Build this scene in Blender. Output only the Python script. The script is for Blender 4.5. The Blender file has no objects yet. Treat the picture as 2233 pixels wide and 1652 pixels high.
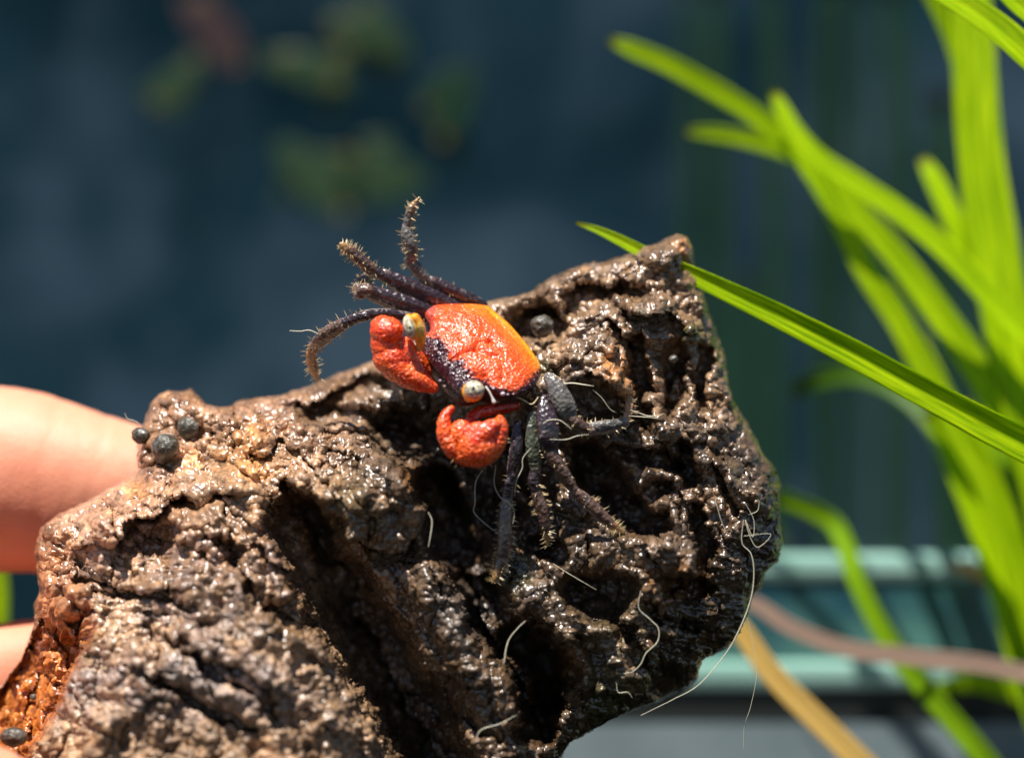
import bpy, math, random
import numpy as np
from mathutils import Vector

random.seed(7); rng = np.random.default_rng(7)
scene = bpy.context.scene
scene.unit_settings.system = 'METRIC'
scene.unit_settings.scale_length = 0.1          # 1 unit = 10 cm: a close-up of a thumb-sized crab

# ------------------------------------------------------------------ camera, world, sun, exposure
DIST = 1.5                                       # 15 cm from the lens to the crab
LENS, SENSOR = 50.0, 36.0
FW = SENSOR / LENS
W0, H0 = 2233.0, 1652.0
K = FW * DIST / W0                               # one working pixel at the crab's distance

cam_data = bpy.data.cameras.new('camera')
cam_data.lens = LENS; cam_data.sensor_width = SENSOR
cam_data.clip_start = 0.01; cam_data.clip_end = 400
cam_data.dof.use_dof = True
cam_data.dof.focus_distance = DIST - 60 * K
cam_data.dof.aperture_fstop = 0.85
cam_data.dof.aperture_blades = 0
cam = bpy.data.objects.new('camera', cam_data)
scene.collection.objects.link(cam)
cam.rotation_euler = (math.radians(90), 0, 0)
scene.camera = cam

SUN = Vector((-0.20, -0.31, 0.93)).normalized()  # towards the sun
world = bpy.data.worlds.new("World"); scene.world = world
world.use_nodes = True
wn = world.node_tree.nodes; wl = world.node_tree.links
sky = wn.new('ShaderNodeTexSky'); sky.sky_type = 'NISHITA'; sky.sun_disc = False
sky.air_density = 0.7; sky.dust_density = 0.3
sky.sun_elevation = math.asin(SUN.z)
sky.sun_rotation = math.atan2(SUN.x, SUN.y)
wn['Background'].inputs['Strength'].default_value = 0.05
wl.new(sky.outputs[0], wn['Background'].inputs['Color'])
sd = bpy.data.lights.new('sun', 'SUN'); sd.energy = 5.0; sd.angle = math.radians(0.6); sd.color = (1.0, 0.965, 0.91)
sun = bpy.data.objects.new('sun', sd); scene.collection.objects.link(sun)
sun.rotation_euler = SUN.to_track_quat('Z', 'Y').to_euler()
scene.view_settings.view_transform = 'Standard'
scene.view_settings.look = 'None'
scene.view_settings.exposure = 0.82
scene.view_settings.gamma = 1.0
scene.render.engine = 'CYCLES'
scene.cycles.use_denoising = True
scene.cycles.max_bounces = 8
scene.cycles.transparent_max_bounces = 12
scene.cycles.sample_clamp_indirect = 6.0

# ------------------------------------------------------------------ helpers
def P(v):
    """working px (x right, y down, h towards the lens, all at the crab's scale) -> world"""
    v = np.asarray(v, float).reshape(-1, 3)
    d = DIST - v[:, 2] * K
    s = FW * d / W0
    return np.stack([(v[:, 0] - W0 / 2) * s, d, -(v[:, 1] - H0 / 2) * s], 1)

def hash3(ix, iy, iz, seed):
    h = (ix.astype(np.int64) * 374761393 + iy.astype(np.int64) * 668265263 + iz.astype(np.int64) * 2147483647 + seed * 974711) & 0xffffffff
    h = ((h ^ (h >> 13)) * 1274126177) & 0xffffffff
    h = ((h ^ (h >> 16)) * 2246822519) & 0xffffffff
    h = h ^ (h >> 15)
    return (h & 0xffffff) / float(0xffffff)

def vnoise(p, seed=0):
    i = np.floor(p).astype(np.int64); f = p - i
    u = f * f * f * (f * (f * 6 - 15) + 10)
    r = 0
    for a in (0, 1):
        wa = u[:, 0] if a else 1 - u[:, 0]
        for b in (0, 1):
            wb = u[:, 1] if b else 1 - u[:, 1]
            for c in (0, 1):
                wc = u[:, 2] if c else 1 - u[:, 2]
                r = r + wa * wb * wc * hash3(i[:, 0] + a, i[:, 1] + b, i[:, 2] + c, seed)
    return r * 2 - 1

def fbm(p, octs=4, seed=0, gain=0.5, ridged=False):
    r = 0; a = 1; t = 0
    for o in range(octs):
        n = vnoise(p * (2.03 ** o) + o * 17.3, seed + o)
        if ridged: n = 1 - 2 * np.abs(n)
        r = r + a * n; t += a; a *= gain
    return r / t

def worley(p, seed=0):
    """distance to the nearest feature point and that cell's random value"""
    i = np.floor(p).astype(np.int64); f = p - i
    best = np.full(len(p), 9.0); val = np.zeros(len(p))
    for a in (-1, 0, 1):
        for b in (-1, 0, 1):
            for c in (-1, 0, 1):
                x, y, z = i[:, 0] + a, i[:, 1] + b, i[:, 2] + c
                h1 = hash3(x, y, z, seed)
                h2 = (h1 * 4096.0) % 1.0; h3 = (h1 * 262144.0) % 1.0
                d = (a + h1 - f[:, 0]) ** 2 + (b + h2 - f[:, 1]) ** 2 + (c + h3 - f[:, 2]) ** 2
                m = d < best
                best[m] = d[m]; val[m] = h2[m]
    return np.sqrt(best), val

def smooth(a, b, x):
    t = np.clip((x - a) / (b - a), 0, 1)
    return t * t * (3 - 2 * t)

def segdist(q, pts, closed=False):
    """distance of 2-D points to a polyline, and how far along it (0..1)"""
    pts = np.asarray(pts, float)
    if closed: pts = np.vstack([pts, pts[:1]])
    best = np.full(len(q), 1e9); al = np.zeros(len(q)); n = len(pts) - 1
    near = np.zeros((len(q), 2))
    for k in range(n):
        a, b = pts[k], pts[k + 1]; ab = b - a
        t = np.clip(((q - a) @ ab) / max(ab @ ab, 1e-9), 0, 1)
        c = a + t[:, None] * ab
        d = np.hypot(*(q - c).T)
        m = d < best
        best[m] = d[m]; al[m] = (k + t[m]) / n; near[m] = c[m]
    return best, al, near

def inside(q, pts):
    pts = np.asarray(pts, float); r = np.zeros(len(q), bool)
    x, y = q[:, 0], q[:, 1]; j = len(pts) - 1
    for i in range(len(pts)):
        xi, yi = pts[i]; xj, yj = pts[j]
        if yi != yj:
            r ^= ((yi > y) != (yj > y)) & (x < (xj - xi) * (y - yi) / (yj - yi) + xi)
        j = i
    return r

def sdpoly(q, pts):
    d, _, _ = segdist(q, pts, True)
    return np.where(inside(q, pts), -d, d)

def catmull(pts, n):
    pts = np.asarray(pts, float)
    if len(pts) == 2:
        t = np.linspace(0, 1, n)[:, None]; return pts[0] * (1 - t) + pts[1] * t
    p = np.vstack([2 * pts[0] - pts[1], pts, 2 * pts[-1] - pts[-2]])
    seg = np.linalg.norm(np.diff(pts[:, :3], axis=0), axis=1) + 1e-6
    cum = np.concatenate([[0], np.cumsum(seg)]); cum /= cum[-1]
    out = []
    for s in np.linspace(0, 1, n):
        i = min(int(np.searchsorted(cum, s, 'right') - 1), len(seg) - 1)
        t = (s - cum[i]) / (cum[i + 1] - cum[i])
        a, b, c, d = p[i], p[i + 1], p[i + 2], p[i + 3]
        out.append(0.5 * ((2 * b) + (c - a) * t + (2 * a - 5 * b + 4 * c - d) * t * t + (3 * b - a - 3 * c + d) * t ** 3))
    return np.array(out)

def norm(v):
    return v / np.maximum(np.linalg.norm(v, axis=-1, keepdims=True), 1e-9)

def tube(pts, n=24, sides=12, flat=1.0, flatdir=None, caps=True):
    """pts rows: x, y, h, r. A tapered tube with round ends; flat < 1 squashes it along flatdir."""
    c = catmull(pts, n)
    pos, rad = c[:, :3], np.maximum(c[:, 3], 0.3)
    tan = norm(np.gradient(pos, axis=0))
    ref = np.array(flatdir if flatdir is not None else (0.2, 0.5, 0.85), float)
    if caps:
        m = 4; pre = []; post = []
        for j in range(1, m + 1):
            a = math.pi / 2 * j / m
            pre.append((pos[0] - tan[0] * rad[0] * math.sin(a) * 0.9, max(rad[0] * math.cos(a), 0.05), tan[0]))
            post.append((pos[-1] + tan[-1] * rad[-1] * math.sin(a) * 0.9, max(rad[-1] * math.cos(a), 0.05), tan[-1]))
        pre = pre[::-1]
        pos = np.vstack([[q[0] for q in pre], pos, [q[0] for q in post]])
        rad = np.concatenate([[q[1] for q in pre], rad, [q[1] for q in post]])
        tan = np.vstack([[q[2] for q in pre], tan, [q[2] for q in post]])
    A = norm(ref - (tan @ ref)[:, None] * tan); B = np.cross(tan, A)
    th = np.linspace(0, 2 * math.pi, sides, endpoint=False)
    V = (pos[:, None, :] + rad[:, None, None] * (np.cos(th)[None, :, None] * A[:, None, :] * flat + np.sin(th)[None, :, None] * B[:, None, :])).reshape(-1, 3)
    N = len(pos); F = []
    i = np.arange(N - 1)[:, None]; j = np.arange(sides)[None, :]; j2 = (j + 1) % sides
    F = np.stack([(i * sides + j), (i * sides + j2), ((i + 1) * sides + j2), ((i + 1) * sides + j)], -1).reshape(-1, 4).tolist()
    if caps:
        F.append(list(range(sides))[::-1]); F.append([(N - 1) * sides + k for k in range(sides)])
    return V, F

def ellipsoid(c, r, axes=None, nu=24, nv=16):
    V = []; F = []
    ax = np.eye(3) if axes is None else norm(np.array(axes, float))
    for i in range(nv + 1):
        a = math.pi * i / nv
        for j in range(nu):
            b = 2 * math.pi * j / nu
            l = np.array([math.sin(a) * math.cos(b) * r[0], math.sin(a) * math.sin(b) * r[1], math.cos(a) * r[2]])
            V.append(np.array(c) + l @ ax)
    for i in range(nv):
        for j in range(nu):
            j2 = (j + 1) % nu
            F.append([i * nu + j, (i + 1) * nu + j, (i + 1) * nu + j2, i * nu + j2])
    return np.array(V), F

def merge(parts):
    V = []; F = []; o = 0
    for v, f in parts:
        V.append(v); F += [[q + o for q in x] for x in f]; o += len(v)
    return np.vstack(V), F

def to_mesh(name, co, faces, smooth_=True):
    me = bpy.data.meshes.new(name)
    if isinstance(faces, np.ndarray):
        nf, k = faces.shape
        me.vertices.add(len(co)); me.vertices.foreach_set('co', np.asarray(co, np.float32).ravel())
        me.loops.add(nf * k); me.loops.foreach_set('vertex_index', faces.astype(np.int32).ravel())
        me.polygons.add(nf); me.polygons.foreach_set('loop_start', np.arange(0, nf * k, k, dtype=np.int32))
        me.update(calc_edges=True); me.validate()
    else:
        me.from_pydata([tuple(c) for c in co], [], faces); me.update()
    if smooth_: me.polygons.foreach_set('use_smooth', np.ones(len(me.polygons), bool))
    return me

def remesh(V, F, vox, it=6, fac=0.5):
    """fuse closed shapes given in working px into one continuous surface"""
    me = to_mesh('tmp', V, F); o = bpy.data.objects.new('tmp', me); scene.collection.objects.link(o)
    m = o.modifiers.new('r', 'REMESH'); m.mode = 'VOXEL'; m.voxel_size = vox
    s = o.modifiers.new('s', 'SMOOTH'); s.factor = fac; s.iterations = it
    bpy.context.view_layer.update()
    dg = bpy.context.evaluated_depsgraph_get(); e = o.evaluated_get(dg); r = e.to_mesh()
    co = np.zeros(len(r.vertices) * 3); r.vertices.foreach_get('co', co)
    nn = np.zeros(len(r.vertices) * 3); r.vertex_normals.foreach_get('vector', nn)
    fs = np.zeros(len(r.loops), np.int32); r.loops.foreach_get('vertex_index', fs)
    tot = np.zeros(len(r.polygons), np.int32); r.polygons.foreach_get('loop_total', tot)
    if len(tot) and (tot == 4).all(): F2 = fs.reshape(-1, 4)
    else: F2 = [list(p.vertices) for p in r.polygons]
    e.to_mesh_clear(); bpy.data.objects.remove(o); bpy.data.meshes.remove(me)
    return co.reshape(-1, 3), nn.reshape(-1, 3), F2

def new_root(name, base, label, cat, group=None, kind=None):
    o = bpy.data.objects.new(name, None); o.empty_display_size = 0.02
    scene.collection.objects.link(o); o.location = P(base)[0]
    o['label'] = label; o['category'] = cat
    if group: o['group'] = group
    if kind: o['kind'] = kind
    return o

def world_loc(o):
    l = Vector((0, 0, 0))
    while o is not None: l = l + o.location; o = o.parent
    return np.array(l)

def obj(name, V, F, mat, parent=None, smooth_=True, base=None, color=None, world_co=False, flip=True):
    co = np.asarray(V, float) if world_co else P(V)
    if base is None: loc = np.zeros(3)
    elif world_co: loc = np.asarray(base, float)
    else: loc = P(base)[0]
    if parent is not None:
        off = world_loc(parent); loc = co.mean(0) - off if base is None else loc - off
        co = co - off - loc
    else:
        if base is None: loc = co.mean(0)
        co = co - loc
    if flip and not world_co:                    # the working frame is left-handed
        F = F[:, ::-1] if isinstance(F, np.ndarray) else [list(f)[::-1] for f in F]
    me = to_mesh(name, co, F, smooth_)
    if color is not None:
        ca = me.color_attributes.new('Pigment', 'FLOAT_COLOR', 'POINT')
        c4 = np.ones((len(co), 4), np.float32); c4[:, :3] = color
        ca.data.foreach_set('color', c4.ravel())
    me.materials.append(mat.m if isinstance(mat, M) else mat)
    o = bpy.data.objects.new(name, me); scene.collection.objects.link(o)
    o.location = loc
    if parent is not None: o.parent = parent
    return o

def tag(o, label=None, cat=None, group=None, kind=None):
    if label: o['label'] = label
    if cat: o['category'] = cat
    if group: o['group'] = group
    if kind: o['kind'] = kind
    return o

# ------------------------------------------------------------------ materials
class M:
    def __init__(s, name, rough=0.5, color=(0.5, 0.5, 0.5), **kw):
        s.m = bpy.data.materials.new(name); s.m.use_nodes = True
        s.n = s.m.node_tree.nodes; s.l = s.m.node_tree.links
        s.b = s.n['Principled BSDF']; s.out = s.n['Material Output']
        s.b.inputs['Base Color'].default_value = (*color, 1); s.b.inputs['Roughness'].default_value = rough
        for k, v in kw.items(): s.b.inputs[k.replace('_', ' ')].default_value = v
    def node(s, t, **kw):
        n = s.n.new(t)
        for k, v in kw.items():
            if k.startswith('i_'): n.inputs[k[2:].replace('_', ' ')].default_value = v
            else: setattr(n, k, v)
        return n
    def coord(s, scale=(1, 1, 1)):
        t = s.node('ShaderNodeTexCoord'); mp = s.node('ShaderNodeMapping'); mp.inputs['Scale'].default_value = scale
        s.l.new(t.outputs['Object'], mp.inputs[0]); return mp.outputs[0]
    def noise(s, scale, detail=4, co=None, rough=0.55):
        n = s.node('ShaderNodeTexNoise', i_Scale=scale, i_Detail=detail, i_Roughness=rough)
        s.l.new(co if co is not None else s.coord(), n.inputs['Vector']); return n.outputs['Fac']
    def vor(s, scale, co=None, feature='F1'):
        n = s.node('ShaderNodeTexVoronoi', i_Scale=scale); n.feature = feature
        s.l.new(co if co is not None else s.coord(), n.inputs['Vector']); return n.outputs['Distance']
    def ramp(s, fac, stops):
        r = s.node('ShaderNodeValToRGB'); e = r.color_ramp.elements
        while len(e) < len(stops): e.new(0.5)
        for q, (p, c) in zip(e, stops): q.position = p; q.color = (*c, 1) if len(c) == 3 else c
        s.l.new(fac, r.inputs[0]); return r.outputs[0]
    def attr(s, name='Pigment'):
        a = s.node('ShaderNodeAttribute'); a.attribute_name = name; return a.outputs['Color']
    def mix(s, f, a, b, blend='MIX'):
        n = s.node('ShaderNodeMix'); n.data_type = 'RGBA'; n.blend_type = blend
        for sock, v in ((n.inputs[0], f), (n.inputs[6], a), (n.inputs[7], b)):
            if isinstance(v, bpy.types.NodeSocket): s.l.new(v, sock)
            else: sock.default_value = v if not isinstance(v, tuple) or len(v) == 4 else (*v, 1)
        return n.outputs[2]
    def maprange(s, v, a, b, c, d):
        n = s.node('ShaderNodeMapRange'); s.l.new(v, n.inputs[0])
        for i, x in enumerate((a, b, c, d)): n.inputs[i + 1].default_value = x
        return n.outputs[0]
    def bump(s, h, dist, strength=1.0, prev=None):
        n = s.node('ShaderNodeBump', i_Strength=strength, i_Distance=dist)
        s.l.new(h, n.inputs['Height'])
        if prev is not None: s.l.new(prev, n.inputs['Normal'])
        s.l.new(n.outputs[0], s.b.inputs['Normal']); return n.outputs[0]
    def set(s, sock, v): s.l.new(v, s.b.inputs[sock])

# rock: wet, granular, brown grey
mr = M('wet_rock', 0.28); mr.b.inputs['Specular IOR Level'].default_value = 0.6
g1 = mr.noise(90, 5); g2 = mr.noise(260, 2)
c = mr.mix(1.0, mr.attr(), mr.ramp(g1, [(0.3, (0.55, 0.5, 0.45)), (0.5, (1, 1, 1)), (0.7, (1.55, 1.5, 1.45))]), 'MULTIPLY')
c = mr.mix(1.0, c, mr.ramp(g2, [(0.3, (0.82, 0.82, 0.82)), (0.7, (1.18, 1.18, 1.18))]), 'MULTIPLY')
mr.set('Base Color', c)
_a = mr.node('ShaderNodeAttribute'); _a.attribute_name = 'Wetness'
_r = mr.node('ShaderNodeMix'); mr.l.new(_a.outputs['Fac'], _r.inputs[0]); _r.inputs[2].default_value = 0.62; mr.l.new(mr.maprange(mr.noise(22, 3), 0.38, 0.62, 0.2, 0.5), _r.inputs[3])
mr.set('Roughness', _r.outputs[0]); mr.set('Coat Weight', mr.maprange(_a.outputs['Fac'], 0, 1, 0.0, 0.7))
b1 = mr.bump(mr.vor(190, feature='SMOOTH_F1'), 0.0022, 0.5)
b2 = mr.bump(mr.noise(200, 1), 0.0014, 0.5, b1)
mr.b.inputs['Coat Weight'].default_value = 0.9; mr.b.inputs['Coat Roughness'].default_value = 0.24

# crab shell
def shell(name, rough=0.28, sss=0.0, scale=300, bd=0.0012, coat=0.5):
    m = M(name, rough); m.b.inputs['Coat Weight'].default_value = coat; m.b.inputs['Coat Roughness'].default_value = 0.1
    n = m.noise(140, 4)
    m.set('Base Color', m.mix(1.0, m.attr(), m.ramp(n, [(0.3, (0.8, 0.75, 0.75)), (0.7, (1.15, 1.15, 1.15))]), 'MULTIPLY'))
    p = m.bump(m.vor(scale), bd, 0.7)
    m.bump(m.noise(scale * 1.7, 3), bd * 0.6, 0.6, p)
    if sss: m.b.inputs['Subsurface Weight'].default_value = sss; m.b.inputs['Subsurface Radius'].default_value = (0.03, 0.008, 0.003); m.b.inputs['Subsurface Scale'].default_value = 1.0
    return m
m_carapace = shell('carapace_shell', 0.26, 0.12)
m_claw = shell('claw_shell', 0.22, 0.3, 240, 0.0022, 0.9)
m_leg = shell('leg_shell', 0.3, 0.0, 260, 0.0016, 1.0); m_leg.b.inputs['Coat Roughness'].default_value = 0.15
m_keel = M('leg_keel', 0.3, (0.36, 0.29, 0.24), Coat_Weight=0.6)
m_under = shell('under_shell', 0.35, 0.0, 300, 0.0014, 0.3)
m_bristle = M('bristle', 0.4, (0.6, 0.45, 0.24)); m_bristle.b.inputs['Subsurface Weight'].default_value = 0.2; m_bristle.b.inputs['Subsurface Radius'].default_value = (0.004, 0.003, 0.002)
m_eye = M('eye_cornea', 0.25, (0.4, 0.38, 0.28), Coat_Weight=0.6, Coat_Roughness=0.05)
m_eye.set('Base Color', m_eye.ramp(m_eye.noise(320, 3), [(0.38, (0.2, 0.17, 0.10)), (0.5, (0.5, 0.44, 0.3)), (0.64, (0.85, 0.78, 0.6))]))
m_eye.bump(m_eye.vor(500), 0.0006, 0.5)
m_pupil = M('eye_pupil', 0.15, (0.006, 0.006, 0.01), Coat_Weight=1.0)
m_stalk = M('eye_stalk', 0.2, (0.72, 0.33, 0.05), Coat_Weight=0.8); m_stalk.b.inputs['Subsurface Weight'].default_value = 0.4; m_stalk.b.inputs['Subsurface Radius'].default_value = (0.02, 0.01, 0.003)
m_stalk.set('Base Color', m_stalk.ramp(m_stalk.noise(60, 3), [(0.35, (0.8, 0.24, 0.01)), (0.52, (0.9, 0.42, 0.03)), (0.7, (0.9, 0.66, 0.22))]))
m_white = M('pale_bristle', 0.3, (0.75, 0.7, 0.62), Coat_Weight=0.5)
m_hair = M('white_hair', 0.35, (0.62, 0.57, 0.42)); m_hair.b.inputs['Subsurface Weight'].default_value = 0.2; m_hair.b.inputs['Subsurface Radius'].default_value = (0.004, 0.004, 0.003)

# skin
m_skin = M('skin', 0.58, (0.78, 0.4, 0.27)); m_skin.b.inputs['Subsurface Weight'].default_value = 0.35
m_skin.b.inputs['Subsurface Radius'].default_value = (0.06, 0.02, 0.01)
m_skin.set('Base Color', m_skin.ramp(m_skin.noise(8, 3), [(0.3, (0.70, 0.25, 0.14)), (0.7, (0.76, 0.33, 0.20))]))
ps = m_skin.bump(m_skin.noise(60, 3, m_skin.coord((1.0, 1.0, 0.12))), 0.0022, 0.4)
m_skin.bump(m_skin.vor(260), 0.0008, 0.4, ps)

# pellets
m_pellet = M('pellet', 0.42, (0.05, 0.05, 0.04), Coat_Weight=0.2)
m_pellet.set('Base Color', m_pellet.ramp(m_pellet.noise(150, 4), [(0.3, (0.02, 0.016, 0.009)), (0.52, (0.075, 0.064, 0.046)), (0.68, (0.2, 0.185, 0.16))]))
m_pellet.bump(m_pellet.noise(220, 3), 0.0022, 0.8)

# leaves
def leafmat(name, c1, c2, trans=0.45, rough=0.4):
    m = M(name, rough)
    uv = m.node('ShaderNodeTexCoord').outputs['UV']
    mp = m.node('ShaderNodeMapping'); mp.inputs['Scale'].default_value = (9, 0.35, 1); m.l.new(uv, mp.inputs[0])
    st = m.node('ShaderNodeTexNoise', i_Scale=1.0, i_Detail=3); m.l.new(mp.outputs[0], st.inputs['Vector'])
    col = m.mix(m.maprange(st.outputs['Fac'], 0.35, 0.65, 0, 1), c1, c2)
    sx = m.node('ShaderNodeSeparateXYZ'); m.l.new(uv, sx.inputs[0])
    col = m.mix(m.maprange(sx.outputs['Y'], 0.0, 0.55, 0.75, 0.0), col, (0.30, 0.2, 0.04))
    m.set('Base Color', col)
    m.b.inputs['Specular IOR Level'].default_value = 0.25
    tr = m.node('ShaderNodeBsdfTranslucent'); m.l.new(col, tr.inputs['Color'])
    mx = m.node('ShaderNodeMixShader'); mx.inputs[0].default_value = trans
    m.l.new(m.b.outputs[0], mx.inputs[1]); m.l.new(tr.outputs[0], mx.inputs[2]); m.l.new(mx.outputs[0], m.out.inputs['Surface'])
    m.bump(st.outputs['Fac'], 0.003, 0.5)
    return m
m_leaf = leafmat('leaf_green', (0.36, 0.60, 0.0), (0.76, 0.93, 0.006), 0.62)
m_leaf_deep = leafmat('leaf_deep', (0.05, 0.13, 0.006), (0.09, 0.19, 0.01), 0.3)
m_leaf_straw = leafmat('leaf_straw', (0.8, 0.5, 0.12), (0.9, 0.64, 0.2), 0.35)
m_leaf_tan = leafmat('leaf_tan', (0.42, 0.27, 0.2), (0.52, 0.36, 0.27), 0.25)
m_leaf_far = leafmat('leaf_far', (0.032, 0.068, 0.03), (0.042, 0.082, 0.034), 0.3)
m_leaf_dim = leafmat('leaf_dim', (0.012, 0.046, 0.024), (0.02, 0.06, 0.024), 0.3)
m_leaf_mid = leafmat('leaf_mid', (0.2, 0.4, 0.006), (0.3, 0.5, 0.008), 0.4)
m_red_far = leafmat('leaf_red_far', (0.06, 0.036, 0.038), (0.075, 0.042, 0.04), 0.2)
#MAT_END

# ------------------------------------------------------------------ the rock
OUT = [(345,862),(365,852),(395,855),(415,848),(432,865),(450,882),(480,889),(505,885),(520,875),(560,868),(600,865),(640,855),(690,838),(740,815),
       (790,798),(812,788),(860,762),(900,742),(960,715),(1010,690),(1055,662),(1085,655),(1130,645),(1160,635),(1200,606),(1240,590),(1280,575),(1310,573),
       (1350,560),(1385,555),(1402,540),(1438,531),(1452,520),(1475,510),(1498,518),(1508,540),(1515,580),(1530,630),(1545,680),(1560,720),(1580,780),
       (1590,840),(1602,880),(1640,940),(1665,990),(1690,1020),(1703,1060),(1700,1120),(1708,1180),(1695,1220),(1670,1247),(1660,1280),(1640,1300),
       (1630,1340),(1610,1380),(1590,1410),(1560,1425),(1530,1440),(1520,1480),(1500,1500),(1470,1510),(1430,1530),(1380,1545),(1330,1570),(1280,1598),
       (1240,1620),(1225,1645),(1220,1680),(1190,1790),(900,1860),(300,1870),(-120,1800),(-110,1600),(-40,1520),(5,1492),(20,1468),(45,1440),(60,1400),(75,1360),(77,1310),
       (86,1290),(81,1240),(75,1200),(90,1150),(130,1120),(180,1100),(230,1070),(280,1045),(302,1020),(298,985),(303,1000),(306,955),(312,925),(330,880)]
OUT.remove((303,1000))
CP = [(345,900,-70),(450,960,-10),(330,1000,-30),(250,1120,50),(400,1080,90),(520,980,30),(600,930,-10),(700,880,-90),(560,1080,130),(700,1020,110),(850,1040,150),
      (920,1050,140),(150,1180,60),(120,1250,80),(250,1290,150),(400,1300,220),(560,1250,220),(650,1300,215),(300,1450,270),(500,1450,300),(650,1500,290),
      (300,1600,300),(600,1640,320),(60,1400,20),(100,1500,50),(0,1620,40),(200,1400,190),(170,1500,210),(100,1640,200),
      (870,900,-110),(960,930,-110),(1000,840,-90),(1050,1000,-60),(900,960,-80),(1000,1120,-20),(1000,1350,180),(950,1280,150),(1080,1480,200),(1130,1600,180),
      (870,1130,120),(1150,1250,60),(1220,1350,90),(1240,1450,110),(1300,1500,100),(1250,1580,50),(1200,1130,-10),(1130,1150,-30),
      (1100,690,-90),(1200,640,-100),(1300,610,-100),(1470,560,-90),(1200,760,-50),(1300,740,0),(1250,830,45),(1350,800,30),(1370,900,30),(1450,700,-50),
      (1520,750,-70),(1500,900,-20),(1450,960,0),(1550,1000,10),(1620,1050,-10),(1600,1200,50),(1500,1220,100),(1400,1200,115),(1560,1350,40),
      (1450,1400,90),(1350,1450,110),(1480,1480,30),(1150,900,-60),(1250,1000,-30),(700,1210,150),(770,1340,60),(860,1480,60),(930,1620,70),(690,1400,265),(760,1600,290),(620,1200,180),(800,1200,90),(900,1330,60),(960,1480,90),(1010,1600,110)]
# (polyline, width, depth, softness): grooves and pits cut into the surface
GROOVE = [
 ([(655,1150),(700,1215),(765,1340),(840,1450),(905,1560),(960,1660),(990,1760)], 84, 190),
 ([(620,1066),(660,1090),(700,1150),(730,1224)], 22, 70),
 ([(945,1060),(985,1160),(1040,1270),(1075,1340),(1120,1400),(1165,1450),(1180,1520),(1165,1580)], 56, 230),
 ([(880,950),(960,1000),(1040,1060),(1090,1120)], 80, 110),
 ([(290,1195),(340,1175),(380,1150)], 26, 40),
 ([(660,905),(739,905),(820,915),(900,935)], 24, 50),
 ([(700,948),(780,952),(840,948)], 12, 40),
 ([(600,1332),(640,1340),(680,1360)], 30, 75),
 ([(540,1290),(570,1330)], 24, 50),
 ([(395,1405),(450,1450),(540,1500)], 16, 40),
 ([(345,1480),(430,1530),(540,1588)], 18, 45),
 ([(200,1290),(330,1300),(420,1330)], 14, 40),
 ([(480,1190),(520,1215)], 20, 40),
 ([(1120,708),(1167,704),(1212,712)], 42, 85),
 ([(1365,630),(1400,625)], 24, 50),
 ([(1250,668),(1290,650),(1330,640)], 22, 45),
 ([(1397,730),(1402,800),(1404,870),(1420,930)], 22, 110),
 ([(1465,760),(1475,850),(1470,900)], 26, 80),
 ([(1525,760),(1530,840),(1540,880)], 22, 70),
 ([(1262,880),(1303,885),(1345,885)], 44, 70),
 ([(1500,980),(1510,1040)], 26, 90),
 ([(1280,1010),(1330,1060),(1360,1110),(1420,1145)], 46, 170),
 ([(1340,990),(1440,1000),(1480,1020)], 22, 70),
 ([(1515,1120),(1528,1190),(1535,1240)], 24, 90),
 ([(1262,1290),(1310,1298),(1350,1290)], 52, 150),
 ([(1120,1400),(1175,1425),(1205,1470),(1200,1520)], 50, 170),
 ([(1455,1272),(1500,1275),(1545,1268)], 26, 60),
 ([(1420,1330),(1480,1350),(1520,1360)], 18, 60),
 ([(1430,1480),(1460,1500)], 45, 70),
 ([(1180,1190),(1215,1230)], 28, 60),
 ([(1340,1350),(1380,1400)], 22, 50),
 ([(1130,960),(1160,1010),(1190,1080)], 40, 90),
 ([(1450,1060),(1400,1080)], 26, 60),
]
RIDGE = [([(1095,672),(1150,655),(1200,628),(1270,592)], 20, 25), ([(320,900),(370,880),(430,895),(500,925)], 15, 26), ([(1230,800),(1290,760),(1340,740)], 26, 28),
         ([(1340,560),(1420,545),(1480,530)], 26, 24), ([(940,1245),(1010,1300),(1060,1370),(1110,1450),(1150,1560)], 34, 40),
         ([(1480,940),(1560,1000),(1640,1080)], 34, 40), ([(1350,1190),(1420,1200),(1500,1225)], 34, 40), ([(1210,1400),(1260,1350),(1330,1360)], 30, 35),
         ([(210,1175),(290,1150),(400,1120)], 22, 34), ([(700,1215),(560,1165),(640,1230)], 30, 10), ([(860,1020),(900,1030),(935,1060)], 22, 30),
         ([(1170,780),(1200,800),(1190,830)], 26, 20), ([(1330,810),(1365,850),(1362,900)], 20, 40), ([(1240,690),(1300,700),(1370,680)],20,22),
         ([(1420,660),(1480,700),(1510,740)],20,22), ([(1400,900),(1440,930),(1450,960)], 16, 26), ([(560,880),(640,872),(730,845)], 14, 16)]

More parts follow.
